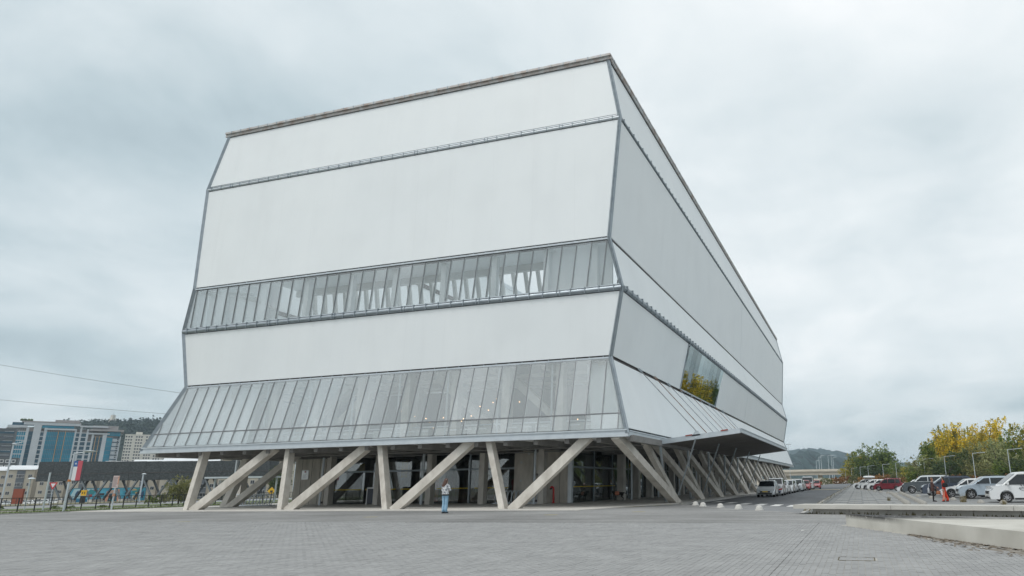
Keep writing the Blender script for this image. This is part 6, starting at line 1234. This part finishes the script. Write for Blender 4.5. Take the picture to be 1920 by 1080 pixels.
MB().slab([((.085 if k % 2 == 0 else .035) * sin(2 * pi * k / 10) + .135, -.013, (.085 if k % 2 == 0 else .035) * cos(2 * pi * k / 10) + (zm + z1) / 2) for k in range(10)][::-1], (0, -.006, 0)).build('star', FWH, fl_)
def signpost(name, label, px, D, pb, pt, cat='sign', r=.045):
    b = at(px, pb, D); t = thing(name, label, cat, (b.x, b.y, b.z), math.atan2(RH.y, RH.x)); h_ = topz(b, pt) - b.z; MB().tube([(0, 0, 0), (0, 0, h_)], r, 7).build('pole', STEELL, t); return t, h_
t, h_ = signpost('sign_post', 'pole with a pinkish white notice board on the plaza edge', 208, 45, 959, 892, r=.05); SGN = pm('notice_face', (.55, .44, .42), (.64, .56, .54), 3, .6); MB().box(-.20, -.06, h_ - .82, .22, -.03, h_).build('board', SGN, t)
l = MB()
for i in range(9): l.box(-.16, -.068, h_ - .14 - i * .075, .17 - (i * 7 % 5) * .03, -.062, h_ - .115 - i * .075)
l.build('printed_lines', pm('print_grey', (.22, .14, .14)), t); MB().box(.17, -.067, h_ - .6, .215, -.061, h_ - .05).build('orange_edge', pm('sign_orange', (.62, .26, .12)), t); MB().lathe([(.05, 0), (.08, 0), (.08, .2), (.05, .2)], 8, 'z', (0, 0, h_ * .42)).build('band', pm('orange_clamp2', (.50, .27, .18)), t)
t, h_ = signpost('yield_sign', 'red and white triangular give way sign behind the slanted short post', 92, 95, 950, 904); MB().slab([(-.62, -.05, h_ - .05), (.0, -.05, h_ - 1.1), (.62, -.05, h_ - .05)], (0, .02, 0)).build('sign_face', REDP, t); MB().slab([(-.36, -.06, h_ - .2), (.0, -.06, h_ - .8), (.36, -.06, h_ - .2)], (0, .008, 0)).build('sign_centre', FWH, t)
t, h_ = signpost('sign_board', 'small yellow board with two dark marks standing on a black base', 153, 120, 948, 919); YSG = pm('sign_yellow', (.68, .40, .02)); MB().box(-.5, -.08, h_ - 1.0, .5, -.02, h_).build('board', YSG, t); MB().box(-.5, -.07, -.1, .5, -.02, h_ - 1.05).build('base', PLA, t)
for s in (-.2, .2): MB().box(s - .08, -.09, h_ - .68, s + .08, -.081, h_ - .3).build('mark', PLA, t)
for px, lb in ((464, 'left of two yellow warning signs beyond the bicycle rack'), (506, 'right of two yellow warning signs beyond the bicycle rack')):
    t, h_ = signpost('warning_sign', lb, px, 95, 948, 913); MB().slab([(0, -.05, h_ - 1.2), (.6, -.05, h_ - .6), (0, -.05, h_), (-.6, -.05, h_ - .6)], (0, .02, 0)).build('sign_face', YSG, t); MB().box(-.2, -.056, h_ - .75, .2, -.051, h_ - .5).build('arrow', PLA, t)
t = thing('sign_column', 'rust red sign column beside the parked white cars', 'sign', at(31, 950, 150), math.atan2(RH.y, RH.x)); MB().box(-1.3, -.2, -1, 1.0, .2, 4.0).build('panel', pm('rust_red_panel', (.24, .055, .025)), t); MB().box(-1.5, -.3, -1.2, 1.2, .3, -1.01).build('foot', CONCC, t)
for px, pb, pt, D, lb in ((79, 962, 886, 46, 'slanting grey pole nearest the left edge of the plaza'), (44, 962, 898, 60, 'grey lamp post with hood left of the give way sign'), (259.5, 945, 889, 95, 'street lamp with round hood before the right end of the painted wall'), (0, 950, 832, 95, 'tall street lamp with long arm at the left edge')):
    t, h_ = signpost('street_lamp', lb, px, D, pb, pt, 'street lamp', r=.055 if D < 70 else .10)
    if px != 79: MB().lathe([(0, .14), (.14, .12), (.30, 0), (.27, -.03), (0, -.02)], 12, 'z', (.1, 0, h_)).build('lamp_head', STEELL, t)
    if px == 0: MB().tube([(0, 0, h_ - .1), (1.7, 0, h_ + .35)], .06, 6).build('arm', STEELL, t)
b = at(456, 948, 62); bs = thing('bus_shelter', 'bus shelter with a thin flat roof beyond the first legs', 'bus shelter', (b.x, b.y, zg(b.x)), math.atan2(RH.y, RH.x)); MB().box(-3.4, -1, 2.35, 3.2, .9, 2.5).build('roof', STEELL, bs)
for x in (-3.0, -.6, 2.9): MB().box(x - .06, -.06, 0, x + .06, .06, 2.345).build('post', STEELL, bs)
MB().box(-3.0, .5, .3, -.8, .54, 2.2).build('glass_pane', GGR, bs); MB().box(-2.6, -.3, .42, -.9, .1, .5).build('seat', STEELD, bs)
# wires
def wire(label, a_, b_2, sag):
    P = [a_ + (b_2 - a_) * (i / 14) - Vector((0, 0, sag * 4 * (i / 14) * (1 - i / 14))) for i in range(15)]; t = MB().tube(P, .02, 5).build('overhead_cable', PLA); tag(t, label, 'cable', 'overhead cables left of the theatre')
wire('upper overhead cable sagging from the left edge to the theatre', at(-160, 655, 92), at(420, 748, 92), .3); wire('lower overhead cable sagging from the left edge to the theatre', at(-160, 733, 92), at(480, 787, 92), .3)
# greenery on the left
def lefttree(kind, px, pt, w, D, label, nm='tree'):
    t = tree(kind, px, pt, w, D, label, group='street trees on the left'); t.location.z = zg(t.location.x); return t
lefttree('olive', 340, 884, 44, 76, 'small street tree with open crown left of the first leg'); lefttree('green_shrub', 292, 922, 26, 88, 'round green bush left of the small street tree'); lefttree('olive_shrub', 312, 920, 24, 90, 'taller green bush at the foot of the small street tree')
lefttree('ygreen', 446, 856, 44, 260, 'yellowing tree above the white hall roof'); lefttree('yellow', 478, 858, 40, 255, 'yellow tree right of the yellowing one above the hall'); lefttree('dark', 524, 858, 36, 150, 'dark tree filling the gap beside the left concrete wall'); lefttree('olive', 505, 862, 30, 240, 'olive tree beyond the beige block over the rack')
for i, px in enumerate((8, 112, 140, 200, 322)): lefttree('green_shrub', px, 948, 20, 64, f'low green clump along the railing, {ORD[i]} from the left edge')
# cars along the street
for i, (px, pt, pn, st, lb) in enumerate(((6, 0, PW, 'sedan', 'white saloon at the left edge of the far street'), (21, 0, PSI, 'hatch', 'silver car beside the rust red sign column'), (39, 0, PRW, 'hatch', 'dark red car between the sign column and the white saloons'), (55, 0, PW, 'sedan', 'white saloon just right of the dark red car'), (68, 0, PW, 'hatch', 'white hatchback left of the give way sign'), (84, 0, PW, 'sedan', 'white saloon under the give way sign'), (97, 0, PSI, 'hatch', 'silver hatchback right of the give way sign'), (111, 0, PW, 'suv', 'white tall car before the left bridge leg'), (124, 0, PW, 'sedan', 'white saloon next to the painted wall'))):
    p, a = frame(px, 198 - i * .5, 0); car(lb, (p.x, p.y, p.z + .02), a + pi * (i % 2) + radians(-12), st, pn, L=4.3, H=1.5, group='cars parked on the far left street')
# ================================================================== AIR
if True:
    hz = MB().box(-6100, -950, -7, 6100, 6100, 170)
    HZ = bpy.data.materials.new('haze_air'); HZ.use_nodes = True; t = HZ.node_tree
    for n in list(t.nodes): t.nodes.remove(n)
    o = t.nodes.new('ShaderNodeOutputMaterial'); v = t.nodes.new('ShaderNodeVolumePrincipled'); v.inputs['Color'].default_value = (.72, .88, 1.0, 1); v.inputs['Density'].default_value = 0.00018; v.inputs['Anisotropy'].default_value = 0.2
    t.links.new(v.outputs[0], o.inputs['Volume'])
    h = hz.build('haze', HZ); h['kind'] = 'stuff'
    SC.cycles.volume_bounces = 0
